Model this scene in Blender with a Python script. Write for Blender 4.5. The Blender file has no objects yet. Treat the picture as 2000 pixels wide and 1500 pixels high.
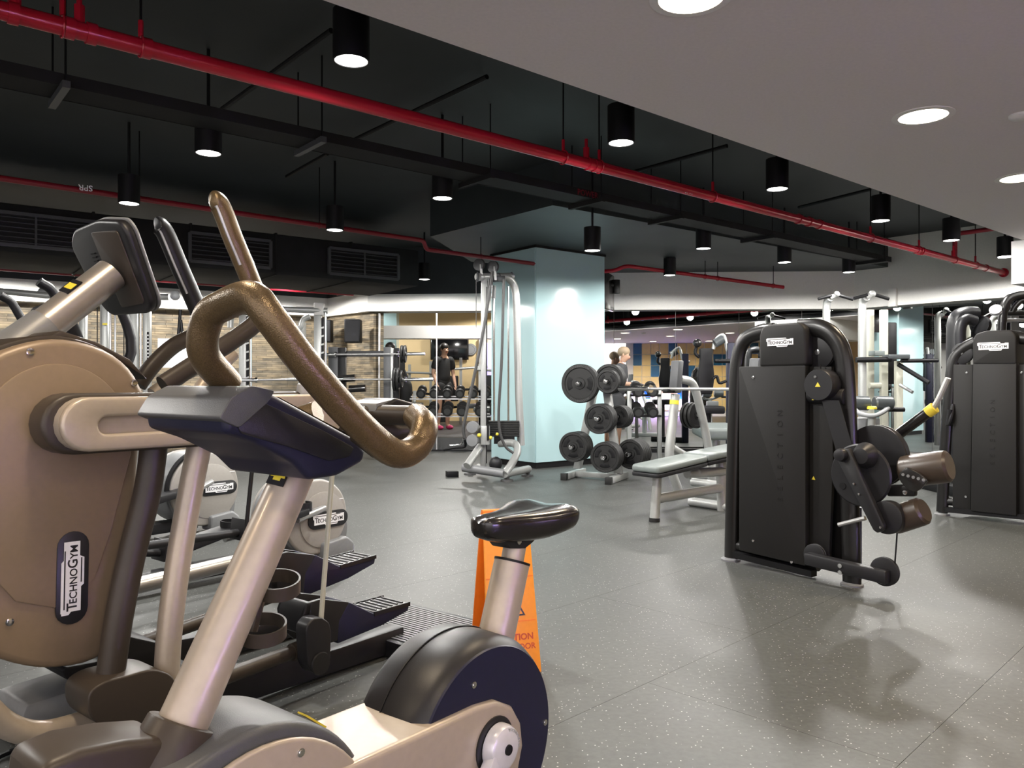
import bpy, bmesh, math, random
from mathutils import Vector as V, Matrix
random.seed(7)
sc = bpy.context.scene
COL = sc.collection
PI = math.pi
# ---------------------------------------------------------------- camera, world, exposure
F, H = 1540.0, 1.1                      # focal length in pixels of the 2000 px frame, eye height
CAM = V((0, 0, H))
cd = bpy.data.cameras.new('camera'); cam = bpy.data.objects.new('camera', cd); COL.objects.link(cam)
cam.location = CAM; cam.rotation_euler = (PI/2, 0, 0)
cd.sensor_width = 36; cd.sensor_fit = 'HORIZONTAL'; cd.lens = 36*F/2000; cd.clip_start = 0.05
sc.camera = cam
w = bpy.data.worlds.new('world'); sc.world = w; w.use_nodes = True
w.node_tree.nodes['Background'].inputs[0].default_value = (1.0, 0.93, 0.95, 1)
w.node_tree.nodes['Background'].inputs[1].default_value = 1.6  # even fill light, enters through the opening added behind the viewer
sc.view_settings.view_transform = 'Standard'; sc.view_settings.look = 'None'
sc.view_settings.exposure = 0.62; sc.view_settings.gamma = 1.0
sc.view_settings.use_curve_mapping = False
SPOT_W, WARM_W, LED_W = 125.0, 62.0, 110.0      # lamp powers

sc.cycles.max_bounces = 6; sc.cycles.diffuse_bounces = 3; sc.cycles.glossy_bounces = 4; sc.cycles.transmission_bounces = 4
sc.cycles.adaptive_threshold = 0.03
sc.cycles.caustics_reflective = False; sc.cycles.caustics_refractive = False

# ---------------------------------------------------------------- directions
def hv(deg): return V((math.sin(math.radians(deg)), math.cos(math.radians(deg)), 0))
UP = V((0, 0, 1))
DA = hv(51.7); DB = V((-DA.y, DA.x, 0))          # room: along the pipes / across them
D1 = hv(38.6); D2 = V((D1.y, -D1.x, 0))          # cardio machines: towards their rear / towards us
def ray(px, py): return V(((px-1000)/F, 1, (750-py)/F))
def at(px, py, Y): return CAM + ray(px, py)*Y
def onp(px, py, P0, n):
    d = ray(px, py); return CAM + d*((P0-CAM).dot(n)/d.dot(n))
def pc(px, py, c):                               # point on the upright plane  p.D2 = c
    d = ray(px, py); return CAM + d*(c/d.dot(D2))
def fl(px, py): return at(px, py, F*H/(py-750))  # point on the floor

# ---------------------------------------------------------------- materials
MATS = {}
def mat(name, col, rough=0.5, metal=0.0, noise=0.0, nscale=60, bump=0.0, bscale=200, emit=None, estr=0, spec=0.5, coat=0.0):
    if name in MATS: return MATS[name]
    m = bpy.data.materials.new(name); m.use_nodes = True; nt = m.node_tree
    b = nt.nodes['Principled BSDF']
    b.inputs['Base Color'].default_value = (*col, 1); b.inputs['Roughness'].default_value = rough
    b.inputs['Metallic'].default_value = metal; b.inputs['Specular IOR Level'].default_value = spec
    b.inputs['Coat Weight'].default_value = coat
    tc = nt.nodes.new('ShaderNodeTexCoord')
    n = nt.nodes.new('ShaderNodeTexNoise'); n.inputs['Scale'].default_value = nscale; n.inputs['Detail'].default_value = 1 if not noise else 2
    nt.links.new(tc.outputs['Object'], n.inputs['Vector'])
    mx = nt.nodes.new('ShaderNodeMix'); mx.data_type = 'RGBA'
    k = noise if noise else 0.06
    mx.inputs['A'].default_value = (*[c*(1-k) for c in col], 1); mx.inputs['B'].default_value = (*[min(1, c*(1+k)) for c in col], 1)
    nt.links.new(n.outputs['Fac'], mx.inputs['Factor']); nt.links.new(mx.outputs['Result'], b.inputs['Base Color'])
    if bump:
        n2 = nt.nodes.new('ShaderNodeTexNoise'); n2.inputs['Scale'].default_value = bscale; n2.inputs['Detail'].default_value = 0
        nt.links.new(tc.outputs['Object'], n2.inputs['Vector'])
        bp = nt.nodes.new('ShaderNodeBump'); bp.inputs['Strength'].default_value = bump; bp.inputs['Distance'].default_value = 0.002
        nt.links.new(n2.outputs['Fac'], bp.inputs['Height']); nt.links.new(bp.outputs['Normal'], b.inputs['Normal'])
    if emit:
        b.inputs['Emission Color'].default_value = (*emit, 1); b.inputs['Emission Strength'].default_value = estr
    MATS[name] = m
    return m
mat('beige', (0.42, 0.36, 0.295), 0.36, 0.25, coat=0.15)
mat('satin', (0.40, 0.37, 0.335), 0.3, 0.6)
mat('beige_cover', (0.225, 0.165, 0.11), 0.42, 0.1)
mat('pale_cover', (0.33, 0.31, 0.285), 0.4, 0.05)
mat('bronze', (0.13, 0.09, 0.045), 0.33, 0.5, noise=0.55, nscale=420, bump=0.25, bscale=500)
mat('brown_dark', (0.042, 0.033, 0.026), 0.42, 0.0, spec=0.35)
mat('grey_plastic', (0.072, 0.075, 0.08), 0.42, 0.0, spec=0.4, bump=0.12, bscale=700)
mat('grey_mid', (0.2, 0.205, 0.21), 0.4, 0.1, bump=0.1, bscale=700)
mat('grey_light', (0.33, 0.34, 0.35), 0.45)
mat('dark_plastic', (0.014, 0.014, 0.016), 0.4, spec=0.35, bump=0.08, bscale=800)
mat('black', (0.006, 0.006, 0.007), 0.5, spec=0.25)
mat('blue_lit_column', (0.012, 0.013, 0.075), 0.35)  # blue light falling on the dark tower post, put into the colour
mat('blue_lit_cover', (0.013, 0.014, 0.034), 0.42, spec=0.3)  # dark grey covers with the blue-violet light's tint put into the colour
mat('black_gloss', (0.012, 0.011, 0.011), 0.22, coat=0.3)
mat('shroud', (0.0145, 0.0142, 0.014), 0.55, spec=0.25, bump=0.1, bscale=900)
mat('tower_frame', (0.009, 0.0085, 0.0085), 0.3, 0.0, spec=0.45)
mat('pad_bronze', (0.05, 0.036, 0.026), 0.33, bump=0.1, bscale=300)
mat('pad_grey', (0.06, 0.068, 0.072), 0.32, bump=0.1, bscale=300)
mat('pad_pale', (0.17, 0.195, 0.19), 0.36, bump=0.1, bscale=300)
mat('steel', (0.48, 0.48, 0.48), 0.3, 0.75)
mat('chrome', (0.75, 0.75, 0.76), 0.14, 1.0)
mat('frame_silver', (0.42, 0.43, 0.42), 0.36, 0.35)
mat('frame_cream', (0.5, 0.5, 0.42), 0.4, 0.1)
mat('void', (0.001, 0.001, 0.001), 1.0, spec=0.0)
mat('rubber', (0.017, 0.017, 0.017), 0.5, spec=0.35, bump=0.2, bscale=400)
mat('rubber_grey', (0.05, 0.05, 0.05), 0.5)
mat('red_pipe', (0.42, 0.012, 0.028), 0.24, 0.1, noise=0.1, nscale=8)
mat('red_dark', (0.22, 0.01, 0.02), 0.3)
mat('white_paint', (0.78, 0.77, 0.74), 0.6)
mat('white_ceiling', (0.72, 0.675, 0.66), 0.7)
mat('slab_dark', (0.02, 0.024, 0.026), 0.6, noise=0.35, nscale=2.0)
mat('slab_panel', (0.03, 0.038, 0.04), 0.55, noise=0.3, nscale=2.0)
mat('duct_dark', (0.02, 0.02, 0.02), 0.75, 0.0, spec=0.15, noise=0.3, nscale=5)
mat('teal_glass', (0.47, 0.67, 0.70), 0.12, spec=0.5, coat=0.3, noise=0.02, nscale=1.5)
mat('mirror', (0.86, 0.88, 0.87), 0.0, 1.0, noise=0.001)
mat('orange', (0.9, 0.33, 0.03), 0.42)
mat('orange_deep', (0.85, 0.2, 0.01), 0.42)
mat('sign_red', (0.5, 0.06, 0.02), 0.5)
mat('yellow', (0.8, 0.65, 0.06), 0.4)
mat('logo_white', (0.82, 0.82, 0.84), 0.4)
mat('logo_black', (0.012, 0.012, 0.014), 0.4)
mat('crank_white', (0.72, 0.72, 0.78), 0.25, 0.3)
mat('tile_cream', (0.8, 0.6, 0.24), 0.4, noise=0.12, nscale=3)
mat('tile_blue', (0.01, 0.11, 0.24), 0.25, noise=0.15, nscale=3)
mat('wall_yellow', (0.72, 0.55, 0.3), 0.6)
mat('wall_grey', (0.5, 0.49, 0.47), 0.6)
mat('skin', (0.55, 0.33, 0.23), 0.5, spec=0.3)
mat('hair', (0.015, 0.012, 0.01), 0.5)
mat('hair_fair', (0.35, 0.26, 0.17), 0.6)
mat('cloth_black', (0.012, 0.012, 0.013), 0.8)
mat('cloth_grey', (0.06, 0.06, 0.065), 0.8)
mat('shoe_pink', (0.6, 0.05, 0.16), 0.5)
mat('screen', (0.006, 0.006, 0.007), 0.12)
mat('paper', (0.72, 0.76, 0.82), 0.6)
mat('blue_label', (0.1, 0.3, 0.6), 0.4)
mat('lamp_on', (1, 1, 1), 0.5, emit=(1.0, 0.98, 0.94), estr=10)
mat('lamp_warm', (1, 1, 1), 0.5, emit=(1.0, 0.88, 0.72), estr=5)
mat('led_violet', (1, 1, 1), 0.5, emit=(0.35, 0.28, 1.0), estr=16)
for n_ in ('lamp_on', 'lamp_warm', 'led_violet'): MATS[n_].cycles.emission_sampling = 'NONE'   # their lamps do the lighting
def glass_mat():
    m = bpy.data.materials.new('bottle_plastic'); m.use_nodes = True
    b = m.node_tree.nodes['Principled BSDF']; b.inputs['Base Color'].default_value = (0.75, 0.87, 0.97, 1)
    b.inputs['Transmission Weight'].default_value = 0.45; b.inputs['Roughness'].default_value = 0.08
    MATS['bottle_plastic'] = m
glass_mat()
def floor_mat():
    m = bpy.data.materials.new('rubber_floor'); m.use_nodes = True; nt = m.node_tree; L = nt.links.new; N = nt.nodes.new
    b = nt.nodes['Principled BSDF']
    geo = N('ShaderNodeNewGeometry')
    n1 = N('ShaderNodeTexNoise'); n1.inputs['Scale'].default_value = 0.9; n1.inputs['Detail'].default_value = 4; L(geo.outputs['Position'], n1.inputs['Vector'])
    n2 = N('ShaderNodeTexNoise'); n2.inputs['Scale'].default_value = 45; n2.inputs['Detail'].default_value = 4; L(geo.outputs['Position'], n2.inputs['Vector'])
    r1 = N('ShaderNodeMix'); r1.data_type = 'RGBA'
    r1.inputs['A'].default_value = (0.056, 0.059, 0.056, 1); r1.inputs['B'].default_value = (0.092, 0.096, 0.091, 1); L(n1.outputs['Fac'], r1.inputs['Factor'])
    r2 = N('ShaderNodeMix'); r2.data_type = 'RGBA'; r2.blend_type = 'MULTIPLY'; r2.inputs['Factor'].default_value = 0.5
    cr = N('ShaderNodeValToRGB'); cr.color_ramp.elements[0].position = 0.3; cr.color_ramp.elements[1].position = 0.7; cr.color_ramp.elements[0].color = (0.5, 0.5, 0.5, 1)
    L(n2.outputs['Fac'], cr.inputs['Fac']); L(r1.outputs['Result'], r2.inputs['A']); L(cr.outputs['Color'], r2.inputs['B'])
    vo = N('ShaderNodeTexVoronoi'); vo.inputs['Scale'].default_value = 75; L(geo.outputs['Position'], vo.inputs['Vector'])
    lt = N('ShaderNodeMath'); lt.operation = 'LESS_THAN'; lt.inputs[1].default_value = 0.17; L(vo.outputs['Distance'], lt.inputs[0])
    sep = N('ShaderNodeSeparateColor'); L(vo.outputs['Color'], sep.inputs['Color'])
    gt = N('ShaderNodeMath'); gt.operation = 'GREATER_THAN'; gt.inputs[1].default_value = 0.66; L(sep.outputs['Red'], gt.inputs[0])
    mu = N('ShaderNodeMath'); mu.operation = 'MULTIPLY'; L(lt.outputs[0], mu.inputs[0]); L(gt.outputs[0], mu.inputs[1])
    r3 = N('ShaderNodeMix'); r3.data_type = 'RGBA'; r3.inputs['B'].default_value = (0.42, 0.42, 0.40, 1)
    L(mu.outputs[0], r3.inputs['Factor']); L(r2.outputs['Result'], r3.inputs['A']); L(r3.outputs['Result'], b.inputs['Base Color'])
    ro = N('ShaderNodeMapRange'); ro.inputs['To Min'].default_value = 0.36; ro.inputs['To Max'].default_value = 0.54
    L(n1.outputs['Fac'], ro.inputs['Value']); L(ro.outputs['Result'], b.inputs['Roughness'])
    bp = N('ShaderNodeBump'); bp.inputs['Strength'].default_value = 0.12; bp.inputs['Distance'].default_value = 0.003
    L(n2.outputs['Fac'], bp.inputs['Height']); L(bp.outputs['Normal'], b.inputs['Normal'])
    b.inputs['Specular IOR Level'].default_value = 0.32
    MATS['rubber_floor'] = m
floor_mat()
def stone_mat():
    m = bpy.data.materials.new('stacked_stone'); m.use_nodes = True; nt = m.node_tree; L = nt.links.new; N = nt.nodes.new
    b = nt.nodes['Principled BSDF']; b.inputs['Roughness'].default_value = 0.8
    uv = N('ShaderNodeUVMap')
    br = N('ShaderNodeTexBrick'); br.inputs['Scale'].default_value = 1.0; br.inputs['Brick Width'].default_value = 0.27; br.inputs['Row Height'].default_value = 0.036
    br.inputs['Mortar Size'].default_value = 0.002; br.offset = 0.37; br.squash = 1.6; br.squash_frequency = 3
    br.inputs['Color1'].default_value = (0.37, 0.32, 0.24, 1); br.inputs['Color2'].default_value = (0.18, 0.175, 0.16, 1); br.inputs['Mortar'].default_value = (0.06, 0.05, 0.04, 1)
    L(uv.outputs['UV'], br.inputs['Vector'])
    n = N('ShaderNodeTexNoise'); n.inputs['Scale'].default_value = 5; n.inputs['Detail'].default_value = 6; L(uv.outputs['UV'], n.inputs['Vector'])
    mp = N('ShaderNodeMapping'); mp.inputs['Scale'].default_value = (3.0, 11, 1); L(uv.outputs['UV'], mp.inputs['Vector'])
    n3 = N('ShaderNodeTexNoise'); n3.inputs['Scale'].default_value = 1.4; n3.inputs['Detail'].default_value = 5; L(mp.outputs['Vector'], n3.inputs['Vector'])
    cr = N('ShaderNodeValToRGB'); e = cr.color_ramp.elements
    e[0].position = 0.3; e[0].color = (0.4, 0.36, 0.3, 1); e[1].position = 0.7; e[1].color = (1.25, 1.12, 0.92, 1)
    L(n3.outputs['Fac'], cr.inputs['Fac'])
    mx = N('ShaderNodeMix'); mx.data_type = 'RGBA'; mx.blend_type = 'MULTIPLY'; mx.inputs['Factor'].default_value = 0.85
    L(br.outputs['Color'], mx.inputs['A']); L(cr.outputs['Color'], mx.inputs['B']); L(mx.outputs['Result'], b.inputs['Base Color'])
    bp = N('ShaderNodeBump'); bp.inputs['Strength'].default_value = 0.6; bp.inputs['Distance'].default_value = 0.01
    L(n3.outputs['Fac'], bp.inputs['Height']); L(bp.outputs['Normal'], b.inputs['Normal'])
    MATS['stacked_stone'] = m
stone_mat()

# ---------------------------------------------------------------- mesh building
def basis(d):
    d = d.normalized(); a = UP if abs(d.z) < 0.95 else V((1, 0, 0))
    x = d.cross(a).normalized(); y = x.cross(d).normalized(); return x, y
def spline(pts, sub=6):
    if len(pts) < 3 or sub < 2: return [V(p) for p in pts]
    P = [pts[0]*2-pts[1]] + list(pts) + [pts[-1]*2-pts[-2]]; out = []
    for i in range(1, len(P)-2):
        a, b, c, d = P[i-1], P[i], P[i+1], P[i+2]
        for k in range(sub):
            t = k/sub
            out.append(0.5*((2*b)+(c-a)*t+(2*a-5*b+4*c-d)*t*t+(3*b-a-3*c+d)*t**3))
    out.append(V(pts[-1])); return out
def bendpath(pts, r, n=5):                       # straight runs with rounded bends
    out = [V(pts[0])]
    for i in range(1, len(pts)-1):
        p = pts[i]; a = pts[i-1]-p; b = pts[i+1]-p
        k = min(r, a.length*0.45, b.length*0.45); s = p+a.normalized()*k; e = p+b.normalized()*k
        for j in range(n+1):
            t = j/n; out.append(s*(1-t)**2+p*2*t*(1-t)+e*t*t)
    out.append(V(pts[-1])); return out
def fillet(poly, r, n=4):
    out = []; m = len(poly)
    for i in range(m):
        p = poly[i]; a = poly[i-1]-p; b = poly[(i+1) % m]-p; k = min(r, a.length*0.48, b.length*0.48)
        s = p+a.normalized()*k; e = p+b.normalized()*k
        for j in range(n+1):
            t = j/n; out.append(s*(1-t)**2+p*2*t*(1-t)+e*t*t)
    return out
class MB:
    def __init__(s): s.bm = bmesh.new()
    def ring(s, c, x, y, rx, ry, n): return [s.bm.verts.new(c+x*(rx*math.cos(2*PI*k/n))+y*(ry*math.sin(2*PI*k/n))) for k in range(n)]
    def bridge(s, a, b):
        n = len(a)
        for k in range(n): s.bm.faces.new((a[k], a[(k+1) % n], b[(k+1) % n], b[k]))
    def tube(s, path, r, n=12, flat=None, up=None, cap=True):
        m = len(path); rs = r if isinstance(r, (list, tuple)) else [r]*m
        if len(rs) != m: rs = [rs[0]+(rs[-1]-rs[0])*i/(m-1) for i in range(m)]
        x = None; last = None
        for i, p in enumerate(path):
            d = (path[min(i+1, m-1)]-path[max(i-1, 0)]).normalized()
            if x is None:
                if up is not None: x = up.cross(d).normalized()
                else: x, _ = basis(d)
            else: x = (x-d*x.dot(d)).normalized()
            y = d.cross(x)
            g = s.ring(p, x, y, rs[i], rs[i]*(flat if flat else 1), n)
            if last: s.bridge(last, g)
            elif cap: s.bm.faces.new(g[::-1])
            last = g
        if cap: s.bm.faces.new(last)
        return s
    def cyl(s, a, b, r, r2=None, n=16, cap=True): return s.tube([V(a), V(b)], [r, r if r2 is None else r2], n, cap=cap)
    def box(s, c, x, y, z):                       # half-extent vectors
        c = V(c); v = [s.bm.verts.new(c+x*i+y*j+z*k) for k in (-1, 1) for j in (-1, 1) for i in (-1, 1)]
        for f in ((0, 2, 3, 1), (4, 5, 7, 6), (0, 1, 5, 4), (2, 6, 7, 3), (0, 4, 6, 2), (1, 3, 7, 5)): s.bm.faces.new([v[i] for i in f])
        return s
    def abox(s, x0, x1, y0, y1, z0, z1):
        return s.box(((x0+x1)/2, (y0+y1)/2, (z0+z1)/2), V((abs(x1-x0)/2, 0, 0)), V((0, abs(y1-y0)/2, 0)), V((0, 0, abs(z1-z0)/2)))
    def bar(s, a, b, wv, hv_):                    # beam of rectangular section from a to b, half extents as vectors
        a, b = V(a), V(b); return s.box((a+b)/2, (b-a)/2, wv, hv_)
    def prism(s, poly, ext):
        a = [s.bm.verts.new(V(p)) for p in poly]; b = [s.bm.verts.new(V(p)+ext) for p in poly]
        s.bm.faces.new(a[::-1]); s.bm.faces.new(b); s.bridge(a, b); return s
    def ringprism(s, o, i, ext):
        A = [s.bm.verts.new(p) for p in o]; B = [s.bm.verts.new(p) for p in i]; A2 = [s.bm.verts.new(p+ext) for p in o]; B2 = [s.bm.verts.new(p+ext) for p in i]
        s.bridge(A, A2); s.bridge(B2, B); s.bridge(A2, B2); s.bridge(B, A); return s
    def lathe(s, prof, o, axis, n=24):            # prof: (radius, height)
        o = V(o); ax = axis.normalized(); x, y = basis(ax); last = None
        for r, h in prof:
            if r < 1e-6: g = [s.bm.verts.new(o+ax*h)]
            else: g = s.ring(o+ax*h, x, y, r, r, n)
            if last is not None:
                if len(last) == 1 and len(g) > 1:
                    for k in range(n): s.bm.faces.new((last[0], g[k], g[(k+1) % n]))
                elif len(g) == 1 and len(last) > 1:
                    for k in range(n): s.bm.faces.new((last[k], last[(k+1) % n], g[0]))
                elif len(g) > 1: s.bridge(last, g)
            last = g
        return s
    def sphere(s, c, r, n=14, sq=(1, 1, 1)):
        g = bmesh.ops.create_uvsphere(s.bm, u_segments=n, v_segments=max(6, n//2), radius=1)
        for v in g['verts']: v.co = V(c)+V((v.co.x*r*sq[0], v.co.y*r*sq[1], v.co.z*r*sq[2]))
        return s
    def add_mesh(s, me, M):
        k = len(s.bm.verts); s.bm.from_mesh(me); s.bm.verts.ensure_lookup_table()
        for v in s.bm.verts[k:]: v.co = M @ v.co
        return s
def tag(o, label=None, cat=None, group=None, kind=None):
    if label: o['label'] = label
    if cat: o['category'] = cat
    if group: o['group'] = group
    if kind: o['kind'] = kind
    return o
def finish(name, mb, m, loc=None, bevel=0.0, seg=2, smooth=35, bang=30):
    bm = mb.bm
    bmesh.ops.recalc_face_normals(bm, faces=bm.faces)
    if bevel:
        es = [e for e in bm.edges if len(e.link_faces) == 2 and e.calc_face_angle(0) > math.radians(bang)]
        bmesh.ops.bevel(bm, geom=es, offset=bevel, segments=seg, profile=0.5, affect='EDGES', clamp_overlap=True)
    me = bpy.data.meshes.new(name)
    if loc is not None:
        for v in bm.verts: v.co -= loc
    bm.to_mesh(me); bm.free()
    me.materials.append(MATS[m] if isinstance(m, str) else m)
    if smooth:
        me.shade_smooth(); me.set_sharp_from_angle(angle=math.radians(smooth))
    return me
def wloc(o):
    p = V((0, 0, 0))
    while o is not None: p = p+o.location; o = o.parent
    return p
def thing(name, label, cat, loc, group=None):
    o = bpy.data.objects.new(name, None); COL.objects.link(o); o.location = loc; o.empty_display_size = 0.1
    return tag(o, label, cat, group)
def obj(name, mb, m, parent=None, loc=None, bevel=0.0, seg=2, smooth=35, label=None, bang=30):
    base = wloc(parent) if parent else V((0, 0, 0))
    l = V(loc) if loc is not None else base
    o = bpy.data.objects.new(name, finish(name, mb, m, l, bevel, seg, smooth, bang)); COL.objects.link(o)
    o.location = l-base
    if parent: o.parent = parent
    if label: o['label'] = label
    return o
def solo(name, mb, m, label, cat, loc, group=None, **k):
    return tag(obj(name, mb, m, None, loc, **k), label, cat, group)
def struct(name, mb, m, parent=None, **k):
    o = obj(name, mb, m, parent, **k)
    if not parent: o['kind'] = 'structure'
    return o
def dup(root, delta, label=None, group=None):
    r = root.copy(); COL.objects.link(r); r.location = root.location+delta
    if label: r['label'] = label
    if group: r['group'] = group
    for ch in list(root.children):
        c = ch.copy(); COL.objects.link(c); c.parent = r
        for g in list(ch.children):
            d = g.copy(); COL.objects.link(d); d.parent = c
    return r

# ---------------------------------------------------------------- lettering
_tx = {}
def text_me(s, bold=0.012):
    if (s, bold) in _tx: return _tx[s, bold]
    cu = bpy.data.curves.new('lettering', 'FONT'); cu.body = s; cu.size = 1.0; cu.extrude = 0.02; cu.offset = bold; cu.resolution_u = 3
    o = bpy.data.objects.new('lettering', cu); COL.objects.link(o)
    bpy.context.view_layer.update()
    me = bpy.data.meshes.new_from_object(o.evaluated_get(bpy.context.evaluated_depsgraph_get()))
    bpy.data.objects.remove(o); _tx[s, bold] = me
    return me
def tw(me):
    xs = [v.co.x for v in me.vertices]; return min(xs), max(xs)
CAPS = 0.73
def make_logo():
    out = []; x = 0
    for s, k in (('T', 1.35), ('ECHNO', 1.0), ('G', 1.3), ('YM', 1.0)):
        me = text_me(s, 0.016); a, b = tw(me); out.append((me, k, x-a*k)); x += (b-a)*k+0.05
        if s == 'T': x -= 0.12
    return out, x-0.05
for s_ in ('T', 'ECHNO', 'G', 'YM'): text_me(s_, 0.016)
LOGO, LOGO_W = make_logo()
def frame_m(o, x, y):
    x = x.normalized(); z = x.cross(y).normalized(); y = z.cross(x)
    M = Matrix.Identity(4)
    for i in range(3): M[i][0], M[i][1], M[i][2], M[i][3] = x[i], y[i], z[i], o[i]
    return M
def logo(parent, c, x, y, width, pill=None, plate='logo_white', ink='logo_black', pw=1.0, ph=1.0, prefix=''):
    """badge: optional dark pill, white stepped plate, dark lettering; c centre on the surface, x reading direction, y up, outward = x cross y"""
    x = x.normalized(); n = x.cross(y).normalized(); y = n.cross(x)
    wl = width; hh = wl*0.105; base = c
    top = None
    if pill:
        W, Hh = width*1.28*pw, width*0.43*ph; r = Hh/2
        P = [c+x*(W/2-r)+(x*math.cos(a)+y*math.sin(a))*r for a in [(-90+18*k)*PI/180 for k in range(11)]] + [c-x*(W/2-r)+(x*math.cos(a)+y*math.sin(a))*r for a in [(90+18*k)*PI/180 for k in range(11)]]
        top = obj('logo_badge', MB().prism([p-n*0.004 for p in P], n*0.008), pill, parent, loc=c, bevel=0.0015, label='dark oval logo badge')
        base = c+n*0.004
    q = [(-.5, .135), (-.47, .135), (-.47, .145), (.22, .145), (.25, .115), (.5, .115), (.5, -.08), (.3, -.08), (.27, -.135), (-.1, -.135), (-.13, -.1), (-.46, -.1), (-.46, .02), (-.5, .05)]
    P = [base+x*(a*wl)+y*(b*wl*1.05) for a, b in q]
    p = obj('badge_plate', MB().prism([v-n*0.001 for v in P], n*0.0035), plate, top or parent, loc=c)
    m = MB(); k = wl*0.9/LOGO_W; zt = 0.0025
    for me, s, ox in LOGO:
        M = frame_m(base+n*(zt-0.0)+x*(-wl*0.45+ox*k)+y*(-0.36*k), x, y) @ Matrix.Diagonal((k*s, k*s, 0.03, 1))
        m.add_mesh(me, M)
    m.box(base+n*zt+x*(-wl*0.02)+y*(wl*0.112), x*(wl*0.4), y*(wl*0.008), n*0.0006)
    m.box(base+n*zt+x*(wl*0.1)+y*(-wl*0.105), x*(wl*0.17), y*(wl*0.008), n*0.0006)
    obj('lettering', m, ink, top or parent, loc=c, smooth=0)
def word(parent, s, c, x, y, h, ink, name='lettering', align=0, bold=0.012, depth=0.03):
    me = text_me(s, bold); a, b = tw(me); k = h/CAPS
    x = x.normalized(); n = x.cross(y).normalized(); y = n.cross(x)
    off = {0: -(a+b)/2, -1: -a, 1: -b}[align]
    M = frame_m(c+x*(off*k)-y*(h/2), x, y) @ Matrix.Diagonal((k, k, depth, 1))
    return obj(name, MB().add_mesh(me, M), ink, parent, loc=c, smooth=0)
def arcword(m, s, c, x, y, r, h, a0, flip=1):
    n = x.cross(y); k = h/CAPS; tot = 0; ws = []
    for ch in s: me = text_me(ch, 0.01); a, b = tw(me); ws.append((me, a, b)); tot += (b-a)*k+h*0.18
    ang = a0+flip*tot/2/r
    for me, a, b in ws:
        wd = (b-a)*k; th = ang-flip*(wd/2)/r
        rad = x*math.cos(th)+y*math.sin(th); tan = (y*math.cos(th)-x*math.sin(th))*(-flip)
        o = c+rad*r-tan*((a+b)/2*k)-(rad*flip)*(h/2)
        m.add_mesh(me, frame_m(o, tan, rad*flip) @ Matrix.Diagonal((k, k, 0.05, 1)))
        ang -= flip*(wd+h*0.18)/r
# ================================================================ THE SETTING
def xy(x, y, z=0): return V((x, y, z))
# ---- floor: rubber rolls with butt joints, laid at 45 degrees
floor = struct('floor', MB().abox(-9.6, 9.6, -1.6, 20.6, -0.08, -0.012), 'rubber_grey')
E1, E2 = hv(45), V((hv(45).y, -hv(45).x, 0))
def clip(poly, ax, val, sgn):
    out = []
    for i in range(len(poly)):
        a, b = poly[i-1], poly[i]; da, db = sgn*(a[ax]-val), sgn*(b[ax]-val)
        if da >= 0: out.append(a)
        if (da >= 0) != (db >= 0): out.append(a+(b-a)*(da/(da-db)))
    return out
rr = random.Random(3)
for k in range(-18, 16):
    e2a = -1.70+0.88*k; e2b = e2a+0.88
    cuts = [-9.0]; 
    if k == -1: cuts = [-9, -2.8, 3.2, 9.5, 16]
    else:
        c0 = -9+rr.uniform(0, 6)
        cuts = [-9]+[c0+6.2*j for j in range(5)]
    cuts.append(26)
    for a, b in zip(cuts[:-1], cuts[1:]):
        g = 0.0007
        P = [E1*(a+g)+E2*(e2a+g), E1*(b-g)+E2*(e2a+g), E1*(b-g)+E2*(e2b-g), E1*(a+g)+E2*(e2b-g)]
        for ax, val, s in ((0, -9.5, 1), (0, 9.5, -1), (1, -1.5, 1), (1, 20.5, -1)):
            P = clip(P, ax, val, s)
            if len(P) < 3: break
        if len(P) >= 3: obj('rubber_mat', MB().prism([p-UP*0.012 for p in P], UP*0.012), 'rubber_floor', floor, loc=sum(P, V())/len(P), smooth=0)
# ---- dark slab ceiling with the dropped panel round the pillar
ceil = struct('ceiling', MB().abox(-9.6, 9.6, -1.6, 20.6, 3.35, 3.5), 'slab_dark')
ZD = 2.9
panel = [xy(-1.0, 9.63), xy(.41, 7.94), xy(5.93, 12.25), xy(5.40, 12.70), xy(1.5, 12.95), xy(-0.6, 11.6)]
struct('ceiling_drop_panel', MB().prism([p+UP*ZD for p in panel], UP*(3.35-ZD)), 'slab_panel', ceil)
# slab joints and conduits that show as dark lines
for i, (a, b, z) in enumerate([((434, 213), (647, 60), 3.25), ((692, 273), (951, 150), 3.25), ((560, 345), (640, 300), 3.2), ((1240, 335), (1420, 285), 3.15), ((1560, 405), (1700, 370), 3.2)]):
    A = at(*a, F*(z-H)/(750-a[1])); B = at(*b, F*(z-H)/(750-b[1]))
    struct('conduit', MB().cyl(A, B, 0.018, n=8), 'black', ceil)
# ---- lowered white ceiling
WC = 2.5
e0, e1_ = xy(-5.85, -1.5), xy(7.63, 9.93)
wpoly = [e0, e1_, xy(9.5, 7.7), xy(9.5, -1.5)]
wceil = struct('ceiling_lowered', MB().prism([p+UP*WC for p in wpoly], UP*0.1), 'white_ceiling')
ed = (e1_-e0).normalized(); en = V((-ed.y, ed.x, 0))
struct('trim_1', MB().bar(e0+UP*2.93+en*0.012, e1_+UP*2.93+en*0.012, en*0.01, UP*0.42), 'black')
struct('trim_2', MB().tube([e0+en*0.09+UP*2.62, e1_+en*0.09+UP*2.62], 0.03, 10), 'black')
struct('trim_3', MB().tube([e0+en*0.17+UP*2.70, e1_+en*0.17+UP*2.70], 0.02, 10), 'black')
bk = xy(4.907, 7.75)
struct('bulkhead', MB().prism([bk+UP*2.08, bk+DA*1.6+UP*2.08, bk+DA*1.6-DB*2.2+UP*2.08, bk-DB*2.2+UP*2.08], UP*0.42), 'white_paint')
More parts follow.
